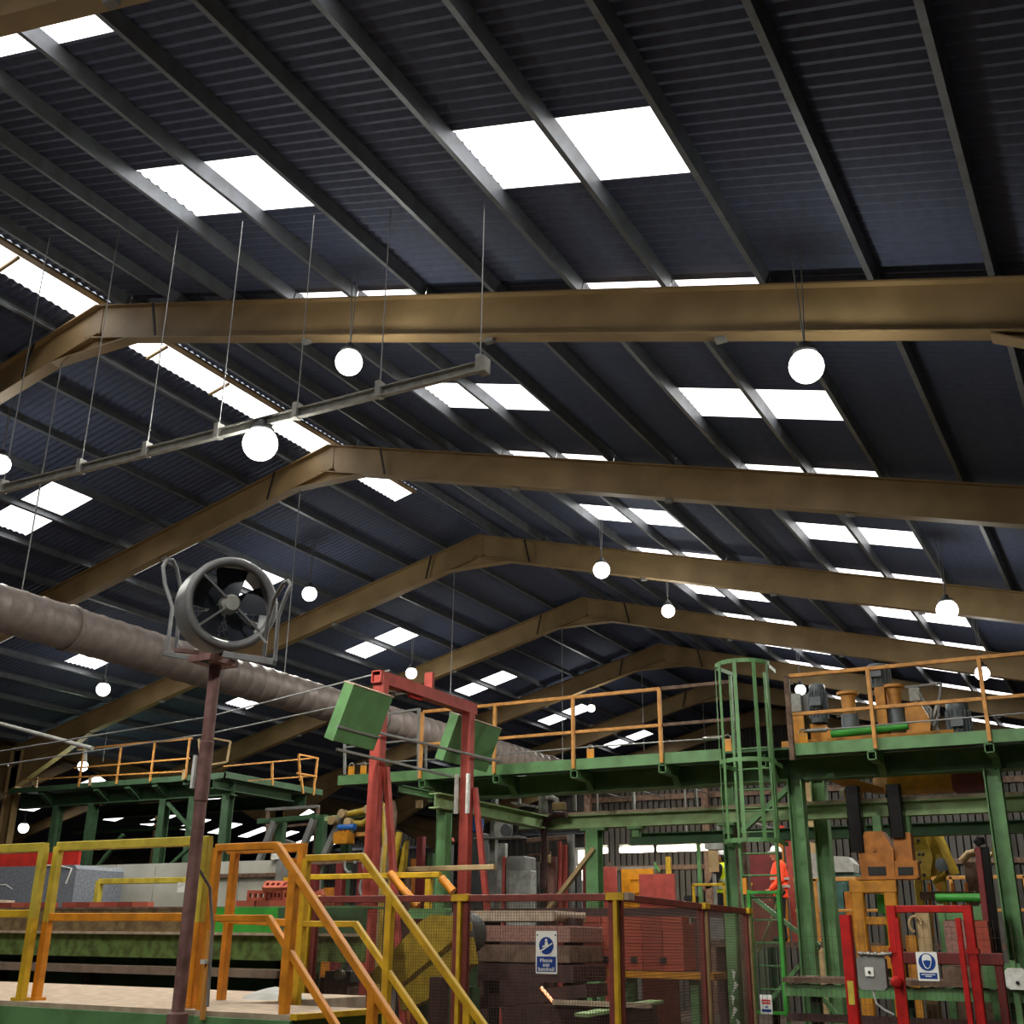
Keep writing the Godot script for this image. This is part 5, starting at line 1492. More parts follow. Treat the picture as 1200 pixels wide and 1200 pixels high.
# ---------- machines in the middle, behind the red fence ----------
func build_mid_machines() -> void:
	# yellow chute
	thing("chute", "dull yellow inclined chute with a dark slot, behind the mesh left of the sign", "chute", Vector3(-6.3, 0, -10.0))
	var zc := -9.9
	var cp := [Vector3(-7.074, 1.250, -9.900), Vector3(-6.454, 1.786, -9.900), Vector3(-6.327, 1.849, -9.900), Vector3(-6.081, 1.841, -9.900), Vector3(-5.934, 1.771, -9.900), Vector3(-5.932, 1.710, -9.900), Vector3(-6.721, 1.158, -9.900)]
	nb(); plate(cp, Vector3(0, 0, -0.14)); put("chute_side", M.robot_yellow)
	var c2 := [Vector3(-6.646, 1.139, -9.850), Vector3(-5.881, 1.648, -9.850), Vector3(-5.827, 1.407, -9.850), Vector3(-6.310, 1.081, -9.850), Vector3(-6.597, 0.974, -9.850)]
	nb(); plate(c2, Vector3(0, 0, -0.14)); put("chute_side", M.robot_yellow)
	for x in [-6.5, -6.0]:
		nb(); bar(Vector3(x, 0, -10.15), Vector3(x, 1.2, -10.15), 0.14); put("leg", M.green_dull)
	thing("housing", "dark grey green rounded housing beside the yellow chute", "machine housing", Vector3(-5.9, 0, -10.6))
	nb(); lathe(Vector3(-6.378, 1.686, -10.750), Vector3(0, 0, 1), [Vector2(0.0, 0), Vector2(0.20, 0.0), Vector2(0.21, 0.05), Vector2(0.21, 0.28), Vector2(0.17, 0.33), Vector2(0.0, 0.33)], 20); put("drum_cover", M.grey_dark)
	block("drum_stand", M.green_dull, Vector3(-6.55, 0, -10.7), Vector3(-6.25, 1.5, -10.5))
	block("top_cover", M.green, Vector3(-6.889, 1.822, -10.500), Vector3(-6.452, 1.922, -10.500) + Vector3(0, 0, 0.15))
	thing("belt_stacker", "brown stacked belt decks with pale dusty tops, left of the blue stair sign", "machine", Vector3(-6, 0, -11.2))
	var dk := [[546, 1083, 655, 1068, "dust_pale"], [548, 1105, 668, 1086, "pink"], [550, 1127, 668, 1108, "brown"], [548, 1149, 672, 1131, "maroon"], [560, 1166, 690, 1153, "maroon"]]
	block("deck", M.dust_pale, Vector3(-6.583, 1.816, -11.000) + Vector3(0, 0, -0.8), Vector3(-5.538, 1.918, -11.000))
	block("deck", M.pink, Vector3(-6.556, 1.611, -11.000) + Vector3(0, 0, -0.8), Vector3(-5.344, 1.769, -11.000))
	block("deck", M.brown, Vector3(-6.529, 1.417, -11.000) + Vector3(0, 0, -0.8), Vector3(-5.345, 1.582, -11.000))
	block("deck", M.maroon, Vector3(-6.545, 1.234, -11.000) + Vector3(0, 0, -0.8), Vector3(-5.308, 1.398, -11.000))
	nb(); sweep(Vector3(-6.414, 1.015, -11.000), Vector3(-5.048, 1.175, -11.000), rect(0.5, 0.12)); put("sloping_deck", M.maroon)
	nb(); lathe(Vector3(-5.564, 1.869, -11.050), Vector3.FORWARD, [Vector2(0, 0), Vector2(0.05, 0.0), Vector2(0.05, 0.7), Vector2(0, 0.7)], 14); put("end_roller", M.dust_pale)
	for p in [Vector3(-6.5, 0, -11.4), Vector3(-5.5, 0, -11.4)]:
		nb(); bar(p, p + Vector3(0, 1.85, 0), 0.14, 0.2); put("leg", M.maroon)
	thing("gear_motor", "small dark gear motor with a silver box, under the far stair rail", "motor", Vector3(-7.0, 0, -9.8))
	block("motor_box", M.grey_dark, Vector3(-7.419, 1.218, -9.900), Vector3(-7.111, 1.320, -9.900) + Vector3(0, 0, 0.2))
	block("motor_stand", M.brown, Vector3(-7.5, 0, -9.9), Vector3(-7.15, 1.26, -9.72))
	nb(); lathe(Vector3(-7.148, 1.293, -9.600), Vector3(0, 0, 1), [Vector2(0, 0), Vector2(0.05, 0), Vector2(0.05, 0.06), Vector2(0, 0.07)], 10); put("coupling", M.steel)
	# brick stack on its yellow bed and green trestle
	thing("brick_pack", "dark red pack of stacked bricks behind the mesh fence, right of the blue stair sign", "brick pack", Vector3(-5.2, 1.34, -12.0))
	stack_bricks(Vector3(-5.89, 1.345, -12.3), 6, 8, 2, [M.brick, M.brick_dark, M.brick])
	nb()
	for i in 4:
		span(Vector3(-5.74 + 0.33 * i, 1.42, -11.96), Vector3(-5.67 + 0.33 * i, 1.475, -11.935))
	put("fork_hole", M.black)
	thing("trestle", "green cross braced trestle with a yellow bed beam, carrying the dark red brick pack", "stand", Vector3(-5.2, 0, -12.1))
	block("bed_beam", M.machine_yellow, Vector3(-6.0, 1.27, -12.3), Vector3(-4.15, 1.335, -11.9))
	for x in [-5.72, -5.12, -4.4]:
		nb(); bar(Vector3(x, 0, -12.05), Vector3(x, 1.27, -12.05), 0.1, 0.1); put("leg", M.green)
	for q in [[Vector3(-5.7, 1.24, -12.0), Vector3(-5.14, 0.6, -12.0)], [Vector3(-5.14, 1.24, -12.0), Vector3(-5.7, 0.6, -12.0)]]:
		rod("cross_brace", M.green, q[0], q[1], 0.05)
	thing("brown_beam", "long dark brown beam just behind the top of the mesh fence", "beam", Vector3(-5.5, 0, -13.6))
	block("beam_body", M.maroon, Vector3(-7.957, 1.910, -13.600), Vector3(-4.454, 1.997, -13.600) + Vector3(0, 0.02, 0.1))
	for x in [-7.9, -4.9]:
		nb(); bar(Vector3(x, 0, -13.6), Vector3(x, 1.9, -13.6), 0.14); put("leg", M.maroon)
	thing("belt_conveyor", "rusty belt conveyor at floor level under the brick pack", "conveyor", Vector3(-5.0, 0, -10.9))
	block("side_beam", M.maroon, Vector3(-5.238, 0.889, -10.400) + Vector3(0, -0.2, -0.1), Vector3(-4.220, 1.085, -10.400))
	block("ledge", M.dust_pale, Vector3(-5.220, 1.059, -10.400), Vector3(-4.221, 1.071, -10.400) + Vector3(0, 0.03, 0.05))
	for x in [-5.3, -4.6]:
		nb(); bar(Vector3(x, 0, -10.4), Vector3(x, 0.9, -10.4), 0.1); put("leg", M.maroon)
	nb(); bar(Vector3(-4.75, 1.0, -10.0), Vector3(-4.5, 1.08, -11.2), 0.16, 0.03); put("ribbed_slide", M.green_pale)
	thing("red_post", "red post behind the last mesh panel, beside a green mesh guarded post", "post", Vector3(-4.4, 0, -13.6))
	rod("post_body", M.red_fence, Vector3(-4.75, 0, -13.35), Vector3(-4.75, 1.98, -13.35), 0.12)
	thing("green_post", "green post with torn plastic strips behind the last mesh panel", "post", Vector3(-4.4, 0, -13.4))
	rod("post_body", M.green, Vector3(-4.42, 0, -13.4), Vector3(-4.42, 1.95, -13.4), 0.14)
	nb()
	for i in 6:
		var a := Vector3(-4.42 + 0.03 * sin(i * 2.1), 1.35 - 0.13 * i, -13.3)
		plate([a, a + Vector3(0.05, -0.03, 0.02), a + Vector3(0.02 - 0.05 * (i % 2), -0.13, 0.01)], Vector3(0, 0, 0.004))
	put("plastic_strip", M.white)
	thing("strip_lamp", "short glowing orange strip seen through the mesh below the stair sign", "lamp", Vector3(-5.852, 1.082, -11.500))
	nb(); tube([Vector3(-5.469, 1.197, -10.600), Vector3(-5.320, 1.057, -10.600)], 0.016, 8); put("lamp_tube", M.orange_lamp_glow)
	block("lamp_base", M.maroon, Vector3(-5.480, 0.867, -10.660) + Vector3(0, -0.9, -0.06), Vector3(-5.321, 1.040, -10.640))
	# machines behind the grey panel wall
	var z := -15.0
	thing("setting_machine", "row of grey and green leaning machine frames, left of the red portal", "machine", Vector3(-13, 0, z))
	for q in [[Vector3(-13.037, 2.669, -15.000), Vector3(-12.728, 3.449, -15.000)], [Vector3(-12.233, 2.655, -15.000), Vector3(-11.909, 3.446, -15.000)], [Vector3(-11.765, 2.646, -15.000), Vector3(-11.328, 3.490, -15.000)], [Vector3(-10.879, 2.631, -15.000), Vector3(-10.692, 3.465, -15.000)]]:
		rod("leaning_bar", M.grey, q[0], q[1], 0.10, 0.10)
		nb(); bar(Vector3(q[0].x, 0, z), q[0], 0.12); put("leg", M.grey)
	for q in [[Vector3(-12.657, 2.943, -15.200), Vector3(-12.753, 3.496, -15.200)], [Vector3(-11.895, 2.925, -15.200), Vector3(-11.897, 3.532, -15.200)], [Vector3(-11.358, 2.650, -15.200), Vector3(-11.373, 3.471, -15.200)]]:
		nb(); bar(Vector3(q[0].x, 0, -15.2), q[1], 0.16, 0.12); put("column", M.green_dull)
	rod("head_bar", M.green_dull, Vector3(-13.076, 3.448, -15.000), Vector3(-11.843, 3.483, -15.000), 0.08)
	rod("head_bar", M.green_pale, Vector3(-11.665, 3.436, -15.000), Vector3(-10.612, 3.501, -15.000), 0.08)
	rod("hoop_post", M.brown, Vector3(-13.175, 2.970, -15.400), Vector3(-13.239, 3.690, -15.400), 0.05)
	rod("hoop_post", M.brown, Vector3(-12.175, 2.945, -15.400), Vector3(-12.155, 3.686, -15.400), 0.05)
	rod("hoop_bar", M.grey, Vector3(-13.277, 3.691, -15.400), Vector3(-12.138, 3.699, -15.400), 0.05)
	rod("cross_bar", M.brown, Vector3(-13.092, 3.386, -15.400), Vector3(-11.657, 3.446, -15.400), 0.04)
	rod("cross_bar", M.grey, Vector3(-12.979, 3.201, -15.400), Vector3(-12.601, 3.093, -15.400), 0.08)
	thing("hydraulic_arm", "jointed yellow arm above an orange block, left of the red portal", "machine arm", Vector3(-10.946, 3.400, -14.900))
	nb(); tube([Vector3(-11.219, 3.476, -14.900), Vector3(-10.709, 3.548, -14.900)], 0.05, 10); put("arm", M.robot_yellow)
	nb(); tube([Vector3(-11.107, 3.340, -14.900), Vector3(-10.858, 3.331, -14.900), Vector3(-10.684, 3.429, -14.900)], 0.05, 10); put("arm", M.robot_yellow)
	for p in [Vector3(-11.205, 3.487, -14.880), Vector3(-11.077, 3.350, -14.880), Vector3(-10.710, 3.533, -14.880), Vector3(-11.399, 3.389, -14.880)]:
		nb(); lathe(p, Vector3.BACK, [Vector2(0, 0), Vector2(0.07, 0), Vector2(0.07, 0.1), Vector2(0, 0.11)], 12); put("joint", M.tan)
	block("orange_block", M.machine_yellow, Vector3(-11.265, 3.019, -14.900), Vector3(-10.996, 3.193, -14.900) + Vector3(0, 0, 0.2))
	for i in 3:
		var p: Vector3 = Vector3(-11.247, 3.201, -14.900)
		block("lug", M.machine_yellow, p + Vector3(0.08 * i, 0, 0.05), p + Vector3(0.08 * i + 0.05, 0.06, 0.12))
	block("orange_plate", M.orange, Vector3(-11.461, 3.094, -14.950), Vector3(-11.369, 3.209, -14.950))
	nb(); tube([Vector3(-11.245, 3.271, -14.800), Vector3(-10.929, 3.273, -14.800)], 0.05, 10); put("blue_cylinder", M.blue)
	block("stand_plate", M.brown, Vector3(-11.388, 2.383, -15.000) + Vector3(0, -1.9, 0), Vector3(-11.022, 3.007, -15.000))
	nb(); bar(Vector3(-10.998, 3.171, -14.950), Vector3(-10.637, 3.173, -14.950), 0.06); put("side_arm", M.orange_dusty)
	thing("red_rack", "dark red uprights and hanging hooks behind the low yellow rail", "rack", Vector3(-10, 0, -13.4))
	for p in [Vector3(-10.554, 2.189, -13.400), Vector3(-10.089, 2.185, -13.400), Vector3(-9.709, 2.182, -13.400)]:
		rod("upright", M.red_dark, Vector3(p.x, 0, p.z), Vector3(p.x, 2.62, p.z), 0.12)
	rod("head_rail", M.brown, Vector3(-10.642, 2.631, -13.400), Vector3(-9.685, 2.657, -13.400), 0.06)
	for p in [Vector3(-9.872, 2.609, -13.300), Vector3(-9.587, 2.289, -13.300), Vector3(-9.551, 2.603, -13.300)]:
		nb(); tube(arc(p, Vector3(0.09, 0, 0), Vector3(0, 0.12, 0), 0, TAU * 0.8, 12), 0.022, 6); put("hook", M.grey)
	nb(); bar(Vector3(-10.3, 0, -13.5), Vector3(-10.3, 2.3, -13.5), 0.2); put("yellow_column", M.gripper_orange)
	thing("hose_bundle", "bundle of yellow and brown upright hoses right of the red portal's left post", "hose", Vector3(-9.582, 3.025, -14.000))
	for q in [[Vector3(-9.803, 3.456, -14.000), Vector3(-9.731, 3.270, -14.000), Vector3(-9.799, 2.674, -14.000), "tan"], [Vector3(-9.701, 3.512, -14.000), Vector3(-9.646, 3.364, -14.000), Vector3(-9.691, 2.613, -14.000), "brown"], [Vector3(-9.540, 3.083, -14.000), Vector3(-9.583, 2.787, -14.000), Vector3(-9.629, 2.576, -14.000), "robot_yellow"], [Vector3(-9.914, 3.522, -14.000), Vector3(-9.815, 3.395, -14.000), Vector3(-9.762, 2.791, -14.000), "robot_yellow"]]:
		nb(); tube([q[0], q[1], q[2], Vector3(q[2].x, 0.0, -14)], 0.05, 8); put("hose_tube", M[q[3]])
	nb(); plate([Vector3(-9.670, 2.618, -14.100), Vector3(-9.497, 2.970, -14.100), Vector3(-9.517, 2.533, -14.100), Vector3(-9.764, 2.443, -14.100)], Vector3(0, 0, -0.1)); put("guard", M.robot_yellow)
	thing("black_post", "black slim post between the red portal's posts", "post", Vector3(-9.622, 2.809, -14.300))
	rod("post_body", M.black, Vector3(Vector3(-9.622, 2.809, -14.300).x, 0, -14.3), Vector3(-9.632, 2.990, -14.300), 0.07)

# ---------- farther back, between the red portal and the ladder ----------
func build_far_things() -> void:
	var w := setting("wall_partition")
	# ribbed partition across the hall
	var xa := -14.0
	var zp := -30.0
	nb()
	var i := 0
	while xa + 0.17 * i < 2.75:
		var x := xa + 0.17 * i
		span(Vector3(x + 0.08, 0, zp - 0.03), Vector3(x + 0.15, 6.5, zp + 0.035))
		span(Vector3(x - 0.02, 0, zp - 0.05), Vector3(x + 0.18, 6.5, zp + 0.012))
		i += 1
	put("cladding_sheet", M.cladding)
	nb(); span(Vector3(-14.0, 5.35, zp + 0.04), Vector3(2.8, 5.5, zp + 0.1)); span(Vector3(-14.0, 3.5, zp + 0.04), Vector3(2.8, 3.62, zp + 0.1)); put("sheeting_rail", M.brown)
	for x in [-13.9, -10.4, -7.6, -3.0]:
		nb(); bar(Vector3(x, 0, zp + 0.15), Vector3(x, 6.5, zp + 0.15), 0.2, 0.14); put("wall_post", M.brown if x != -7.6 else M.tan)
	# strip lights
	var zt := -27.8
	var n := 0
	for q in [[-12.92, -12.42, "leftmost, half hidden by a green column"], [-12.05, -11.15, "middle one, before the yellow door"], [-11.02, -9.42, "longest one, over the red screens"]]:
		thing("strip_light", "glowing fluorescent strip light on the grey partition, " + q[2], "strip light", Vector3((q[0] + q[1]) / 2, 3.9, zt), "fluorescent strip lights in one row")
		nb(); tube([Vector3(q[0], 3.87, zt), Vector3(q[1], 3.87, zt)], 0.075, 10); put("lamp_tube", M.tube_glow)
		block("batten", M.white, Vector3(q[0], 3.95, zt - 0.05), Vector3(q[1], 4.0, zt + 0.05))
		nb(); bar(Vector3((q[0] + q[1]) / 2, 4.0, zt), Vector3((q[0] + q[1]) / 2, 5.4, zt), 0.03); bar(Vector3((q[0] + q[1]) / 2, 5.4, zt), Vector3((q[0] + q[1]) / 2, 5.4, zp + 0.05), 0.03); put("hanger", M.grey)
		var l := OmniLight3D.new()
		l.name = numbered("strip_lamp_light")
		add_child(l)
		l.position = Vector3((q[0] + q[1]) / 2, 3.72, zt + 0.1)
		l.light_energy = 1.3 * (q[1] - q[0])
		l.light_color = Color(1.0, 0.93, 0.80)
		l.light_size = 0.1
		l.omni_range = 40.0
		l.omni_attenuation = 2.0
		l.shadow_enabled = true
	# things on the mid floor level
	thing("upper_floor", "grey raised working floor where the two workers stand", "platform", Vector3(-6, 0, -23.5))
	block("floor_plate", M.brown, Vector3(-10.4, 1.58, -25.5), Vector3(-1.5, 1.68, -21.8))
	for x in [-10.2, -7.5, -4.8, -2.0]:
		for z in [-22.0, -25.3]:
			nb(); bar(Vector3(x, 0, z), Vector3(x, 1.58, z), 0.14); put("leg", M.maroon)
	thing("guard_rail", "orange guard rail around the raised floor, beside the worker in orange", "guard rail", Vector3(-5, 1.68, -21.95))
	rod("top_rail", M.orange_dusty, Vector3(-6.0, 2.76, -21.95), Vector3(-1.6, 2.76, -21.95), 0.06)
	rod("mid_rail", M.orange_dusty, Vector3(-6.0, 2.22, -21.95), Vector3(-1.6, 2.22, -21.95), 0.05)
	for x in [-5.95, -5.6, -4.4, -3.2, -2.0]:
		rod("post", M.orange_dusty, Vector3(x, 1.66, -21.95), Vector3(x, 2.78, -21.95), 0.06)
	thing("guard_rail", "thin yellow guard rail on the raised floor, before the worker in yellow", "guard rail", Vector3(-8, 1.68, -21.95))
	rod("top_rail", M.yellow, Vector3(-8.0, 2.70, -21.95), Vector3(-6.8, 2.70, -21.95), 0.05)
	for x in [-7.98, -7.35, -6.85]:
		rod("post", M.yellow, Vector3(x, 1.66, -21.95), Vector3(x, 2.72, -21.95), 0.05)
	block("low_panel", M.grey, Vector3(-7.95, 1.7, -21.97), Vector3(-7.4, 2.15, -21.93))
	thing("control_desk", "pale control desk with levers in front of the worker in yellow", "control desk", Vector3(-7.4, 1.68, -22.5))
	block("desk_body", M.grey_pale, Vector3(-8.42, 1.68, -22.95), Vector3(-8.12, 2.35, -22.75))
	block("panel_box", M.tan, Vector3(-7.802, 2.965, -22.500), Vector3(-7.627, 3.550, -22.500) + Vector3(0, 0, 0.1))
	rod("panel_post", M.grey, Vector3(-7.719, 2.929, -22.460), Vector3(Vector3(-7.719, 2.929, -22.460).x, 1.66, -22.46), 0.06)
	rod("panel_post", M.grey, Vector3(-8.27, 2.3, -22.85), Vector3(-8.27, 2.78, -22.85), 0.1)
	rod("camera_post", M.grey, Vector3(-8.24, 1.68, -22.5), Vector3(-8.24, 2.3, -22.5), 0.06)
	block("black_camera", M.black, Vector3(-8.35, 2.28, -22.6), Vector3(-8.12, 2.52, -22.4))
	thing("wall_cabinet", "pale grey cabinet hung above the worker in yellow", "cabinet", Vector3(-7.2, 3.3, -22.0))
	block("cabinet_body", M.grey_pale, Vector3(-7.451, 3.295, -21.500), Vector3(-7.076, 3.599, -21.500) + Vector3(0, 0, 0.3))
	rod("hanger", M.grey, Vector3(Vector3(-7.229, 3.595, -21.400).x, 3.5, -21.4), Vector3(Vector3(-7.229, 3.595, -21.400).x, 4.0, -21.4), 0.05)
	rod("hanger", M.grey, Vector3(Vector3(-7.229, 3.595, -21.400).x, 4.0, -21.4), Vector3(Vector3(-7.229, 3.595, -21.400).x, 4.0, -29.9), 0.05)
	thing("lamp_pole", "green pole with a flat dark shade, left of the pale cabinet", "pole", Vector3(-8.2, 1.68, -22.5))
	rod("pole_body", M.green, Vector3(-8.039, 2.515, -22.500), Vector3(-8.037, 3.612, -22.500), 0.07)
	rod("pole_body", M.green, Vector3(Vector3(-8.039, 2.515, -22.500).x, 1.66, -22.5), Vector3(-8.039, 2.515, -22.500), 0.07)
	block("shade", M.grey_dark, Vector3(-8.367, 3.621, -22.700), Vector3(-7.766, 3.637, -22.300))
	thing("brown_post", "dull brown post beside the green column, right of the worker in yellow", "post", Vector3(-5.2, 0, -16.5))
	rod("post_body", M.brown, Vector3(-5.26, 0, -16.6), Vector3(-5.26, 3.26, -16.6), 0.16)
	# red and yellow screens
	thing("yellow_door", "bright yellow panelled door below the strip lights", "door", Vector3(-10.5, 0, -26.0))
	var dl := block("door_leaf", M.door_yellow, Vector3(-11.223, 2.005, -26.000), Vector3(-10.423, 3.278, -26.000) + Vector3(0, 0, 0.08))
	nb()
	var a: Vector3 = Vector3(-11.007, 2.743, -25.900); var b: Vector3 = Vector3(-10.693, 3.046, -25.900)
	for q in [[Vector3(a.x, a.y, a.z), Vector3(b.x, a.y, a.z)], [Vector3(a.x, b.y, a.z), Vector3(b.x, b.y, a.z)], [Vector3(a.x, a.y, a.z), Vector3(a.x, b.y, a.z)], [Vector3(b.x, a.y, a.z), Vector3(b.x, b.y, a.z)]]:
		bar(q[0], q[1], 0.03)
	put("door_panel", M.door_yellow, dl)
	block("door_frame", M.grey, Vector3(-11.274, 1.723, -26.000) + Vector3(0, -1.7, -0.1), Vector3(-10.378, 3.335, -26.000) + Vector3(0, 0, -0.02))
	for q in [["dark red metal screen in front of the yellow door's right side", Vector3(-10.155, 1.720, -24.500), Vector3(-9.322, 3.064, -24.500), "red_band"], ["bright red cupboard right of the green column, below the strip lights", Vector3(-11.057, 1.712, -24.500), Vector3(-10.710, 3.234, -24.500), "red_band"], ["dark red screen left of the green column", Vector3(-12.012, 1.712, -25.500), Vector3(-11.766, 3.332, -25.500), "red_dark"]]:
		thing("red_screen", q[0], "screen", q[1])
		block("screen_plate", M[q[3]] if q[3] != "red_band" else M.red_portal, Vector3(q[1].x, 0, q[1].z), q[2] + Vector3(0, 0, 0.06))
		nb(); bar(Vector3((q[1].x + q[2].x) / 2, q[2].y, q[1].z + 0.03), Vector3((q[1].x + q[2].x) / 2, q[2].y + 0.1, q[1].z + 0.03), 0.06); put("lifting_lug", M.brown)
	thing("pennant_post", "yellow post with a small green pennant between the red screens", "post", Vector3(-9.652, 3.170, -25.000))
	rod("post_body", M.yellow, Vector3(Vector3(-9.673, 3.170, -25.000).x, 0, -25), Vector3(-9.661, 3.465, -25.000), 0.1)
	nb(); plate([Vector3(-9.956, 3.305, -25.000), Vector3(-9.858, 3.155, -25.000), Vector3(-9.965, 3.064, -25.000)], Vector3(0, 0, 0.03)); put("pennant", M.green_bright)
	rod("pennant_pole", M.green, Vector3(Vector3(-9.982, 3.175, -25.000).x, 0, -25), Vector3(-9.975, 3.361, -25.000), 0.05)
	# cabinets and small machines left of the green column
	thing("control_cabinet", "pale grey control cabinet with a dark display, behind the red fence", "cabinet", Vector3(-9.5, 0, -17.5))
	block("cabinet_body", M.grey, Vector3(Vector3(-9.699, 2.475, -17.500).x, 1.75, -17.9), Vector3(-9.343, 2.979, -17.500))
	block("desk_front", M.grey_pale, Vector3(Vector3(-9.529, 2.468, -17.400).x, 1.75, -17.5), Vector3(-9.122, 2.729, -17.300))
	block("plinth", M.maroon, Vector3(Vector3(-9.699, 2.475, -17.500).x, 0, -17.9), Vector3(Vector3(-9.173, 2.465, -17.400).x, 1.75, -17.3))
	block("display", M.black, Vector3(-9.433, 2.597, -17.280), Vector3(-9.240, 2.703, -17.280))
	block("red_edge", M.red_portal, Vector3(Vector3(-9.782, 2.476, -17.500).x, 0, -17.7), Vector3(-9.723, 2.973, -17.500))
	thing("white_board", "pale board with a dark red door, behind the red portal's right post", "board", Vector3(-10, 0, -18.5))
	block("plinth", M.maroon, Vector3(Vector3(-11.013, 2.386, -18.500).x, 0, -18.6), Vector3(Vector3(-10.269, 2.380, -18.500).x, 1.8, -18.5))
	block("board_panel", M.grey_pale, Vector3(Vector3(-11.013, 2.386, -18.500).x, 1.8, -18.6), Vector3(-10.283, 3.289, -18.500))
	block("red_door", M.red_dark, Vector3(Vector3(-10.904, 2.527, -18.400).x, 0, -18.5), Vector3(-10.685, 3.069, -18.400))
	thing("fan_motor", "grey cased blower with a round opening on a galvanised column", "blower", Vector3(-9.765, 3.454, -17.500))
	block("column", M.grey, Vector3(Vector3(-10.032, 2.478, -17.500).x, 0, -17.6), Vector3(-9.928, 4.009, -17.500))
	nb(); sweep(Vector3(-9.820, 3.436, -17.600), Vector3(-9.653, 3.405, -17.300), rect(0.32, 0.30, 0.08)); put("case", M.grey_pale)
	nb(); lathe(Vector3(-9.597, 3.388, -17.290), Vector3.BACK, [Vector2(0.11, 0), Vector2(0.10, 0.02), Vector2(0.0, 0.02)], 18); put("opening", M.grey_dark)
	block("shelf", M.grey, Vector3(-10.186, 3.282, -17.500), Vector3(-9.299, 3.260, -17.200))
	thing("blue_barrel", "blue barrel standing high behind the red portal's right post", "barrel", Vector3(-10.315, 3.589, -17.500))
	nb(); lathe(Vector3(-10.310, 3.401, -17.500), Vector3.UP, [Vector2(0, 0), Vector2(0.12, 0), Vector2(0.13, 0.1), Vector2(0.13, 0.22), Vector2(0.12, 0.36), Vector2(0, 0.37)], 16); put("barrel_body", M.blue)
	block("barrel_stand", M.grey_dark, Vector3(Vector3(-10.438, 3.047, -17.500).x, 0, -17.7), Vector3(-10.171, 3.382, -17.500) + Vector3(0, 0, 0.15))
	thing("pipe_rack", "cluster of grey and red upright pipes with a brown frame, left of the lit doorway", "pipe rack", Vector3(-9.0, 0, -18.6))
	for q in [[640, 985, 0.05, "brown"], [648, 1005, 0.09, "pink"], [662, 985, 0.045, "red_portal"], [669, 980, 0.06, "grey"], [628, 995, 0.03, "grey"], [655, 978, 0.04, "brown"]]:
		pass
	pipe("pipe_upright", M.brown, [Vector3(Vector3(-9.500, 3.319, -18.600).x, 0, -18.6), Vector3(-9.500, 3.363, -18.600)], 0.05)
	pipe("pipe_upright", M.pink, [Vector3(Vector3(-9.381, 2.520, -18.600).x, 0, -18.6), Vector3(-9.380, 3.038, -18.600)], 0.09)
	pipe("pipe_upright", M.red_portal, [Vector3(Vector3(-9.076, 3.299, -18.500).x, 0, -18.5), Vector3(-9.077, 3.226, -18.500)], 0.05)
	pipe("pipe_upright", M.red_portal, [Vector3(Vector3(-9.128, 3.293, -18.400).x, 0, -18.4), Vector3(-9.128, 3.278, -18.400)], 0.035)
	pipe("pipe_upright", M.grey, [Vector3(Vector3(-9.008, 3.305, -18.600).x, 0, -18.6), Vector3(-9.007, 3.407, -18.600)], 0.07)
	pipe("pipe_upright", M.grey, [Vector3(Vector3(-9.672, 3.324, -18.600).x, 0, -18.6), Vector3(-9.670, 2.957, -18.600)], 0.04)
	nb(); bar(Vector3(-9.880, 3.330, -18.600), Vector3(-8.957, 3.361, -18.600), 0.08); bar(Vector3(-9.878, 3.064, -18.600), Vector3(-9.414, 3.097, -18.600), 0.05); put("head_frame", M.brown)
	block("pipe_tank", M.grey_dark, Vector3(Vector3(-9.533, 2.458, -18.800).x, 0, -19.0), Vector3(-8.991, 2.811, -18.800))
	block("valve_box", M.tan, Vector3(-9.516, 2.919, -18.500), Vector3(-9.347, 3.060, -18.500) + Vector3(0, 0, 0.1))
	thing("lit_doorway", "bright daylit slot of a doorway in the partition, left of the strip lights", "doorway", Vector3(-13.6, 0, -29.9))
	block("light_panel", M.reflection_window_glow, Vector3(-14.221, 3.705, -29.850), Vector3(-13.951, 4.067, -29.850) + Vector3(0, 0, 0.03))
	block("light_panel", M.reflection_window_glow, Vector3(-14.279, 3.249, -29.850), Vector3(-14.089, 3.633, -29.850) + Vector3(0, 0, 0.03))
	block("door_frame", M.grey, Vector3(Vector3(-14.357, 3.070, -29.900).x, 0, -29.95), Vector3(Vector3(-13.936, 3.066, -29.900).x, Vector3(-13.921, 4.139, -29.900).y, -29.86))
	thing("instrument_box", "grey instrument box with a dark blue dial beside the lit doorway", "instrument", Vector3(-11.598, 3.529, -25.000))
	block("box_body", M.grey, Vector3(Vector3(-11.710, 3.397, -25.000).x, 0, -25.2), Vector3(-11.420, 3.659, -25.000))
	nb(); lathe(Vector3(-11.550, 3.527, -24.990), Vector3.BACK, [Vector2(0.09, 0), Vector2(0.08, 0.03), Vector2(0, 0.03)], 14); put("dial", M.sign_blue)
	thing("valve_block", "grey pipe bend with a small pale box above the pale green corner", "pipe", Vector3(-8.324, 3.793, -16.600))
	pipe("pipe_upright", M.grey, [Vector3(-8.525, 3.560, -16.600), Vector3(-8.541, 3.898, -16.600)], 0.08)
	nb(); tube([Vector3(-8.248, 3.549, -16.600), Vector3(-8.293, 3.765, -16.600), Vector3(-8.401, 3.810, -16.600), Vector3(-8.479, 3.786, -16.600)], 0.045, 8); put("pipe_bend", M.grey)
	block("pale_box", M.tan, Vector3(-8.294, 3.591, -16.600), Vector3(-8.110, 3.703, -16.600) + Vector3(0, 0, 0.15))
	# thin rail posts behind the lower frame
	thing("thin_rail", "thin pale rail posts standing behind the lower green beam", "guard rail", Vector3(-7, 3.5, -17.6))
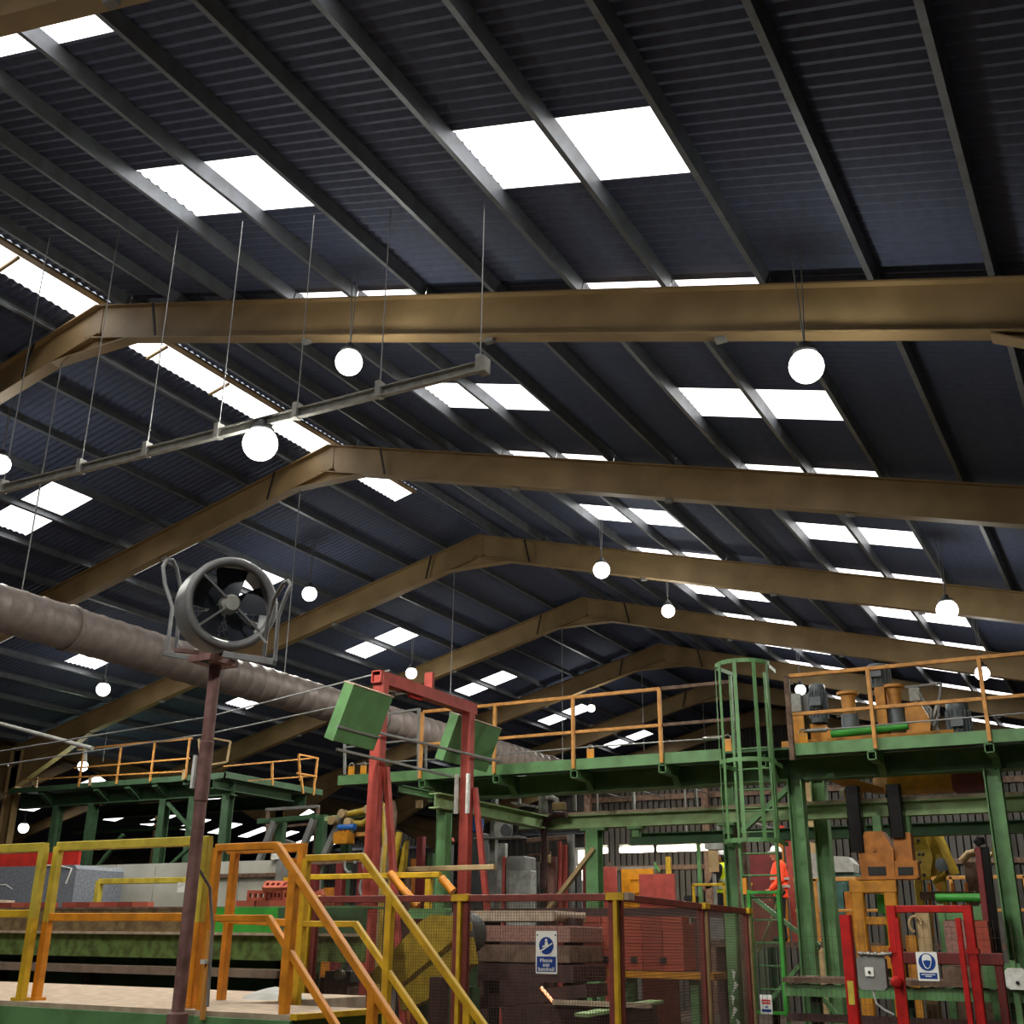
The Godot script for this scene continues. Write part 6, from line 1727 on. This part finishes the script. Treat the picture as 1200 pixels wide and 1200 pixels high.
	for p in [Vector3(-9.504, 3.812, -17.600), Vector3(-8.439, 3.696, -17.600), Vector3(-7.382, 3.680, -17.600), Vector3(-6.290, 3.674, -17.600)]:
		rod("post", M.grey_pale, p, Vector3(p.x, p.y + 0.35, p.z), 0.04)
	nb(); bar(Vector3(-9.657, 3.876, -17.600), Vector3(-9.154, 3.783, -17.600), 0.04); put("rail", M.grey_pale)
	nb(); bar(Vector3(Vector3(-9.504, 3.812, -17.600).x, 3.45, -17.6), Vector3(Vector3(-6.290, 3.674, -17.600).x, 3.45, -17.6), 0.05); put("base_rail", M.green_pale)
	# clutter behind the right side
	thing("white_cover", "pale plastic cover over a machine, behind the right green columns", "cover", Vector3(-5.6, 1.68, -23.5))
	nb(); plate([Vector3(-5.569, 2.965, -23.200), Vector3(-5.158, 2.959, -23.200), Vector3(-5.143, 3.117, -23.200), Vector3(-5.246, 3.246, -23.200), Vector3(-5.509, 3.268, -23.200)], Vector3(0, 0, -0.5)); put("cover_sheet", M.grey_pale)
	block("machine_body", M.teal, Vector3(Vector3(-5.721, 2.373, -23.400).x, 1.68, -23.8), Vector3(-5.149, 2.948, -23.300))
	block("shelf_edge", M.tan, Vector3(-5.695, 2.856, -23.200), Vector3(-5.101, 2.879, -23.200) + Vector3(0, 0, 0.1))
	thing("teal_locker", "teal locker with brown boxes below the pale cover", "locker", Vector3(-5.6, 0, -22.9))
	block("locker_body", M.teal, Vector3(Vector3(-5.526, 2.347, -22.600).x, 1.68, -22.9), Vector3(-5.233, 2.742, -22.600))
	block("carton", M.gripper_orange, Vector3(Vector3(-5.254, 2.346, -22.600).x, 1.68, -22.9), Vector3(-5.027, 2.572, -22.600))
	thing("grey_locker", "tall pale locker beside the right green column, behind the worker in orange", "locker", Vector3(-6.0, 1.68, -23.0))
	block("locker_body", M.grey_pale, Vector3(Vector3(-5.940, 2.518, -23.000).x, 1.68, -23.3), Vector3(-5.755, 3.309, -23.000))
	for q in [["red upright frame right of the worker in orange", Vector3(-6.578, 3.738, -24.000), "red_gate"], ["red drum cabinet behind the ladder, left of the worker in orange", Vector3(-7.257, 3.447, -24.500), "red_dark"]]:
		thing("red_stand", q[0], "stand", q[1])
		if q[2] == "red_gate":
			rod("upright", M.red_portal, Vector3(q[1].x, 1.68, q[1].z), q[1], 0.16)
			block("panel", M.cladding, Vector3(q[1].x + 0.1, 1.68, q[1].z - 0.1), q[1] + Vector3(0.32, 0.0, 0.0))
		else:
			block("body", M.red_dark, Vector3(q[1].x - 0.5, 1.68, q[1].z - 0.3), q[1] + Vector3(0.3, 0, 0))
	thing("beacon", "small red beacon on a post above the worker in orange", "beacon", Vector3(-6.650, 3.877, -23.600))
	nb(); lathe(Vector3(-6.655, 3.809, -23.600), Vector3.UP, [Vector2(0, 0), Vector2(0.1, 0), Vector2(0.1, 0.1), Vector2(0, 0.11)], 14); put("beacon_lens", M.red_band)
	rod("beacon_post", M.gripper_orange, Vector3(Vector3(-6.655, 3.809, -23.600).x, 1.66, -23.6), Vector3(-6.655, 3.809, -23.600), 0.08)
	thing("ladder_prop", "pale leaning pole behind the bright green ladder guard", "pole", Vector3(-5.2, 0, -17.2))
	rod("pole_body", M.tan, Vector3(-5.417, 1.523, -17.600), Vector3(-4.973, 2.428, -17.600), 0.04)
	# red posts and lamps between the portal posts
	thing("red_rack", "slim red uprights and a thin yellow rod between the red portal's posts, far back", "rack", Vector3(-11, 0, -18))
	for q in [[Vector3(-11.769, 3.415, -18.000), "red_dark"], [Vector3(-11.303, 3.325, -18.000), "red_dark"], [Vector3(-11.661, 3.124, -18.200), "green_dull"], [Vector3(-11.402, 3.283, -18.400), "grey_dark"]]:
		rod("upright", M[q[1]], Vector3(q[0].x, 0, q[0].z), q[0], 0.13)
	rod("thin_rod", M.machine_yellow, Vector3(Vector3(-11.294, 3.302, -17.900).x, 0, -17.9), Vector3(-11.294, 3.302, -17.900), 0.035)
	nb(); tube([Vector3(-11.302, 3.295, -18.000), Vector3(-11.175, 3.307, -18.000), Vector3(-11.085, 3.334, -18.000)], 0.04, 8); put("branch", M.red_portal)
	block("yellow_cabinet", M.gripper_orange, Vector3(Vector3(-12.116, 2.832, -18.200).x, 0, -18.4), Vector3(-11.956, 3.040, -18.200))
	thing("vertical_tank", "small pale cylinder hanging under the gantry's left end", "cylinder", Vector3(-10.272, 3.640, -15.600))
	nb(); lathe(Vector3(-10.270, 3.613, -15.600), Vector3.UP, [Vector2(0, 0), Vector2(0.06, 0), Vector2(0.06, 0.12), Vector2(0, 0.13)], 12); put("cylinder_body", M.tan)
	rod("hanger", M.grey, Vector3(-10.276, 3.734, -15.600), Vector3(Vector3(-10.276, 3.734, -15.600).x, 3.7, -15.6), 0.03)

# ---------- the two workers ----------
func sd_bones(p: Vector3, bones: Array, k: float) -> float:
	var d := 1e3
	for b in bones:
		var a: Vector3 = b[0]
		var ab: Vector3 = b[1] - a
		var t := clampf((p - a).dot(ab) / maxf(ab.length_squared(), 1e-6), 0.0, 1.0)
		var q := (p - a - ab * t)
		var e := q.length() - lerpf(b[2], b[3], t)
		if k > 0.0:
			var h := clampf(0.5 + 0.5 * (e - d) / k, 0.0, 1.0)
			d = lerpf(e, d, h) - k * h * (1.0 - h)
		else:
			d = minf(d, e)
	return d

func surface_nets(bones: Array, cell: float, k: float, y_min := -1e9, y_max := 1e9) -> void:
	# one vertex per crossed cell, one quad per crossed edge; in the thing's own axes plus O
	var lo := Vector3(1e9, 1e9, 1e9)
	var hi := -lo
	for b in bones:
		var r := maxf(b[2], b[3]) + cell * 2
		for e in 2:
			lo = lo.min(b[e] - Vector3.ONE * r); hi = hi.max(b[e] + Vector3.ONE * r)
	var nx := int((hi.x - lo.x) / cell) + 2
	var ny := int((hi.y - lo.y) / cell) + 2
	var nz := int((hi.z - lo.z) / cell) + 2
	var v := PackedFloat32Array()
	v.resize(nx * ny * nz)
	for y in ny:
		for z in nz:
			for x in nx:
				var p := lo + Vector3(x, y, z) * cell
				var d := sd_bones(p, bones, k)
				d = maxf(d, maxf(y_min - p.y, p.y - y_max))
				v[(y * nz + z) * nx + x] = d
	var at := {}
	var corner := []
	for c in 8:
		corner.append(((c >> 1 & 1) * nz + (c >> 2 & 1)) * nx + (c & 1))
	for y in ny - 1:
		for z in nz - 1:
			for x in nx - 1:
				var base := (y * nz + z) * nx + x
				var neg := 0
				for c in 8:
					if v[base + corner[c]] < 0.0:
						neg += 1
				if neg == 0 or neg == 8:
					continue
				var s := Vector3.ZERO
				var n := 0
				for c in 8:
					for ax in 3:
						var e: int = c | (1 << ax)
						if e == c:
							continue
						var v0 := v[base + corner[c]]; var v1 := v[base + corner[e]]
						if (v0 < 0.0) != (v1 < 0.0):
							var t := v0 / (v0 - v1)
							var p0 := Vector3(c & 1, c >> 1 & 1, c >> 2 & 1)
							var p1 := Vector3(e & 1, e >> 1 & 1, e >> 2 & 1)
							s += p0.lerp(p1, t); n += 1
				at[base] = lo + (Vector3(x, y, z) + s / n) * cell
	st.set_smooth_group(0)
	var step := [1, nz * nx, nx]
	for base in at:
		for ax in 3:
			var o: int = base + step[ax]
			if o >= v.size() or (v[base] < 0.0) == (v[o] < 0.0):
				continue
			var u: int = step[(ax + 1) % 3]; var w: int = step[(ax + 2) % 3]
			if not (at.has(base - u) and at.has(base - w) and at.has(base - u - w)):
				continue
			var q := [at[base], at[base - u], at[base - u - w], at[base - w]]
			if v[base] < 0.0:
				q.reverse()
			quad(O + q[0], O + q[1], O + q[2], O + q[3])

func hand_bones(wrist: Vector3, dir: Vector3, side: Vector3, curl: Vector3) -> Array:
	var out := [[wrist, wrist + dir * 0.075, 0.026, 0.030], [wrist + side * 0.018, wrist + dir * 0.08 + side * 0.026, 0.02, 0.02], [wrist - side * 0.018, wrist + dir * 0.075 - side * 0.026, 0.02, 0.02]]
	var lens := [0.062, 0.072, 0.068, 0.054]
	for i in 4:
		var s := side * (0.033 - 0.022 * i)
		var k0 := wrist + dir * 0.085 + s
		var k1: Vector3 = k0 + (dir * 0.8 + curl * 0.5).normalized() * lens[i] * 0.55
		var k2: Vector3 = k1 + (dir * 0.3 + curl).normalized() * lens[i] * 0.5
		out.append([k0, k1, 0.0095, 0.009]); out.append([k1, k2, 0.009, 0.0075])
	var t0 := wrist + dir * 0.03 + side * 0.03
	var t1 := t0 + (side + dir * 0.7 + curl * 0.3).normalized() * 0.035
	out.append([t0, t1, 0.013, 0.011]); out.append([t1, t1 + (dir + curl * 0.4).normalized() * 0.03, 0.011, 0.009])
	return out

func worker(label: String, at: Vector3, yaw: float, jacket: String, bare: bool, arm_l: Array, arm_r: Array) -> void:
	# built facing +z, then turned; hips at 0.93 m, 1.74 m tall
	var t := thing("person", label, "person", at)
	t.rotation.y = yaw
	var head := Vector3(0, 1.58, 0.03)
	var legs := [[Vector3(-0.10, 0.93, 0), Vector3(-0.12, 0.50, 0.03), 0.085, 0.062], [Vector3(-0.12, 0.50, 0.03), Vector3(-0.13, 0.09, -0.02), 0.058, 0.042], [Vector3(0.10, 0.93, 0), Vector3(0.12, 0.50, 0.05), 0.085, 0.062], [Vector3(0.12, 0.50, 0.05), Vector3(0.13, 0.09, 0.02), 0.058, 0.042]]
	var trunk := [[Vector3(-0.08, 0.95, 0), Vector3(0.08, 0.95, 0), 0.10, 0.10], [Vector3(0, 0.98, 0), Vector3(0, 1.22, 0), 0.125, 0.135], [Vector3(-0.12, 1.36, -0.01), Vector3(0.12, 1.36, -0.01), 0.085, 0.085], [Vector3(0, 1.2, 0), Vector3(0, 1.38, 0), 0.14, 0.09], [Vector3(0, 1.38, 0), Vector3(0, 1.50, 0.015), 0.058, 0.052]]
	var arms := [[Vector3(-0.19, 1.37, 0), arm_r[0], 0.056, 0.046], [arm_r[0], arm_r[1], 0.044, 0.032], [Vector3(0.19, 1.37, 0), arm_l[0], 0.056, 0.046], [arm_l[0], arm_l[1], 0.044, 0.032]]
	var skull := [[head + Vector3(0, 0.03, -0.015), head + Vector3(0, 0.04, 0.015), 0.09, 0.086], [head + Vector3(0, -0.02, 0.04), head + Vector3(0, -0.075, 0.062), 0.058, 0.04], [head + Vector3(0, 0.015, 0.095), head + Vector3(0, -0.022, 0.112), 0.012, 0.017], [head + Vector3(-0.04, 0.035, 0.082), head + Vector3(0.04, 0.035, 0.082), 0.018, 0.018], [head + Vector3(-0.022, -0.055, 0.088), head + Vector3(0.022, -0.055, 0.088), 0.010, 0.010], [head + Vector3(-0.088, 0.02, 0.0), head + Vector3(-0.09, -0.02, 0.0), 0.016, 0.012], [head + Vector3(0.088, 0.02, 0.0), head + Vector3(0.09, -0.02, 0.0), 0.016, 0.012]]
	nb()
	surface_nets(legs + trunk + arms, 0.022, 0.05)
	surface_nets(skull + [[Vector3(0, 1.44, 0.01), Vector3(0, 1.52, 0.02), 0.052, 0.054]], 0.010, 0.02)
	for s in [[arm_r, -1.0], [arm_l, 1.0]]:
		var d: Vector3 = (s[0][1] - s[0][0]).normalized()
		var side: Vector3 = d.cross(Vector3(s[1], 0, 0)).normalized()
		if side.length() < 0.5:
			side = Vector3(0, 0, 1)
		var curl: Vector3 = Vector3(-s[1], 0, 0)
		surface_nets([[s[0][1] - d * 0.05, s[0][1], 0.033, 0.027]] + hand_bones(s[0][1], d, side, curl), 0.0055, 0.006)
	put("body", M.skin)
	# clothes: swollen body parts, cut at hem, cuff and neckline
	nb()
	var fat := []
	for b in trunk.slice(0, 4) + arms:
		fat.append([b[0], b[1] - (b[1] - b[0]).normalized() * (0.03 if b in arms and b[3] < 0.04 else 0.0), b[2] + 0.022, b[3] + 0.02])
	fat.append([Vector3(-0.07, 0.80, 0), Vector3(0.07, 0.80, 0), 0.135, 0.135])
	if bare:
		surface_nets(fat, 0.022, 0.06, 0.78)
		put("jacket", M[jacket])
	else:
		surface_nets(fat, 0.022, 0.06, 0.86)
		put("dark_top", M.cloth_dark)
		nb()
		var vest := []
		for b in trunk.slice(0, 4):
			vest.append([b[0], b[1], b[2] + 0.035, b[3] + 0.033])
		surface_nets(vest, 0.022, 0.06, 0.88)
		put("vest", M[jacket])
	for y in [1.0, 1.14]:
		nb()
		var ring := []
		for i in 24:
			var a := TAU * i / 24
			ring.append(O + Vector3(cos(a) * (0.235 if y < 1.05 else 0.195), y, sin(a) * (0.185 if y < 1.05 else 0.18)))
		for i in 24:
			bar(ring[i], ring[(i + 1) % 24], 0.008, 0.045)
		put("reflective_band", M.reflective)
	nb()
	var tr := []
	for b in legs:
		tr.append([b[0], b[1], b[2] + 0.02, b[3] + 0.025])
	surface_nets(tr, 0.022, 0.04, 0.07, 0.93)
	put("trousers", M.cloth_dark)
	for s in [-1.0, 1.0]:
		nb(); surface_nets([[Vector3(s * 0.13, 0.06, -0.03 + 0.02 * (s + 1)), Vector3(s * 0.15, 0.045, 0.14 + 0.02 * (s + 1)), 0.055, 0.042], [Vector3(s * 0.13, 0.14, 0.0), Vector3(s * 0.13, 0.06, 0.0), 0.055, 0.055]], 0.015, 0.03, 0.0); put("boot", M.black)
	var hp := O + head + Vector3(0, 0.065, 0)
	nb()
	lathe(hp, Vector3.UP, [Vector2(0.118, -0.005), Vector2(0.117, 0.02), Vector2(0.108, 0.06), Vector2(0.085, 0.095), Vector2(0.045, 0.115), Vector2(0.0, 0.12), Vector2(0.0, 0.12), Vector2(0.0, 0.12)], 24)
	var hm := put("helmet", M.helmet)
	nb(); plate([hp + Vector3(-0.10, 0.0, 0.06), hp + Vector3(0.10, 0.0, 0.06), hp + Vector3(0.075, -0.006, 0.15), hp + Vector3(0.0, -0.008, 0.168), hp + Vector3(-0.075, -0.006, 0.15)], Vector3(0, 0.012, 0)); put("helmet_peak", M.helmet, hm)
	nb(); surface_nets([[head + Vector3(-0.06, 0.02, -0.055), head + Vector3(0.06, 0.02, -0.055), 0.05, 0.05], [head + Vector3(-0.05, -0.04, -0.06), head + Vector3(0.05, -0.04, -0.06), 0.045, 0.045]], 0.012, 0.02, -1e9, 1.66); put("hair", M.hair)
	for s in [-1.0, 1.0]:
		nb(); lathe(O + head + Vector3(s * 0.034, 0.016, 0.092), Vector3.BACK, [Vector2(0.012, 0), Vector2(0.008, 0.006), Vector2(0, 0.008)], 10); put("eye", M.black)

func build_people() -> void:
	worker("worker in an orange high visibility jacket and white helmet, standing behind the green ladder", Vector3(-6.45, 1.68, -22.6), deg_to_rad(-62.0), "hi_orange", true, [Vector3(0.27, 1.10, 0.05), Vector3(0.24, 0.92, 0.24)], [Vector3(-0.27, 1.10, 0.02), Vector3(-0.25, 0.88, 0.14)])
	worker("worker in a yellow vest over dark clothes and white helmet, beside the brown post", Vector3(-7.67, 1.68, -22.95), deg_to_rad(-105.0), "hi_yellow", false, [Vector3(0.27, 1.12, 0.08), Vector3(0.20, 1.02, 0.31)], [Vector3(-0.26, 1.10, 0.05), Vector3(-0.2, 1.0, 0.28)])
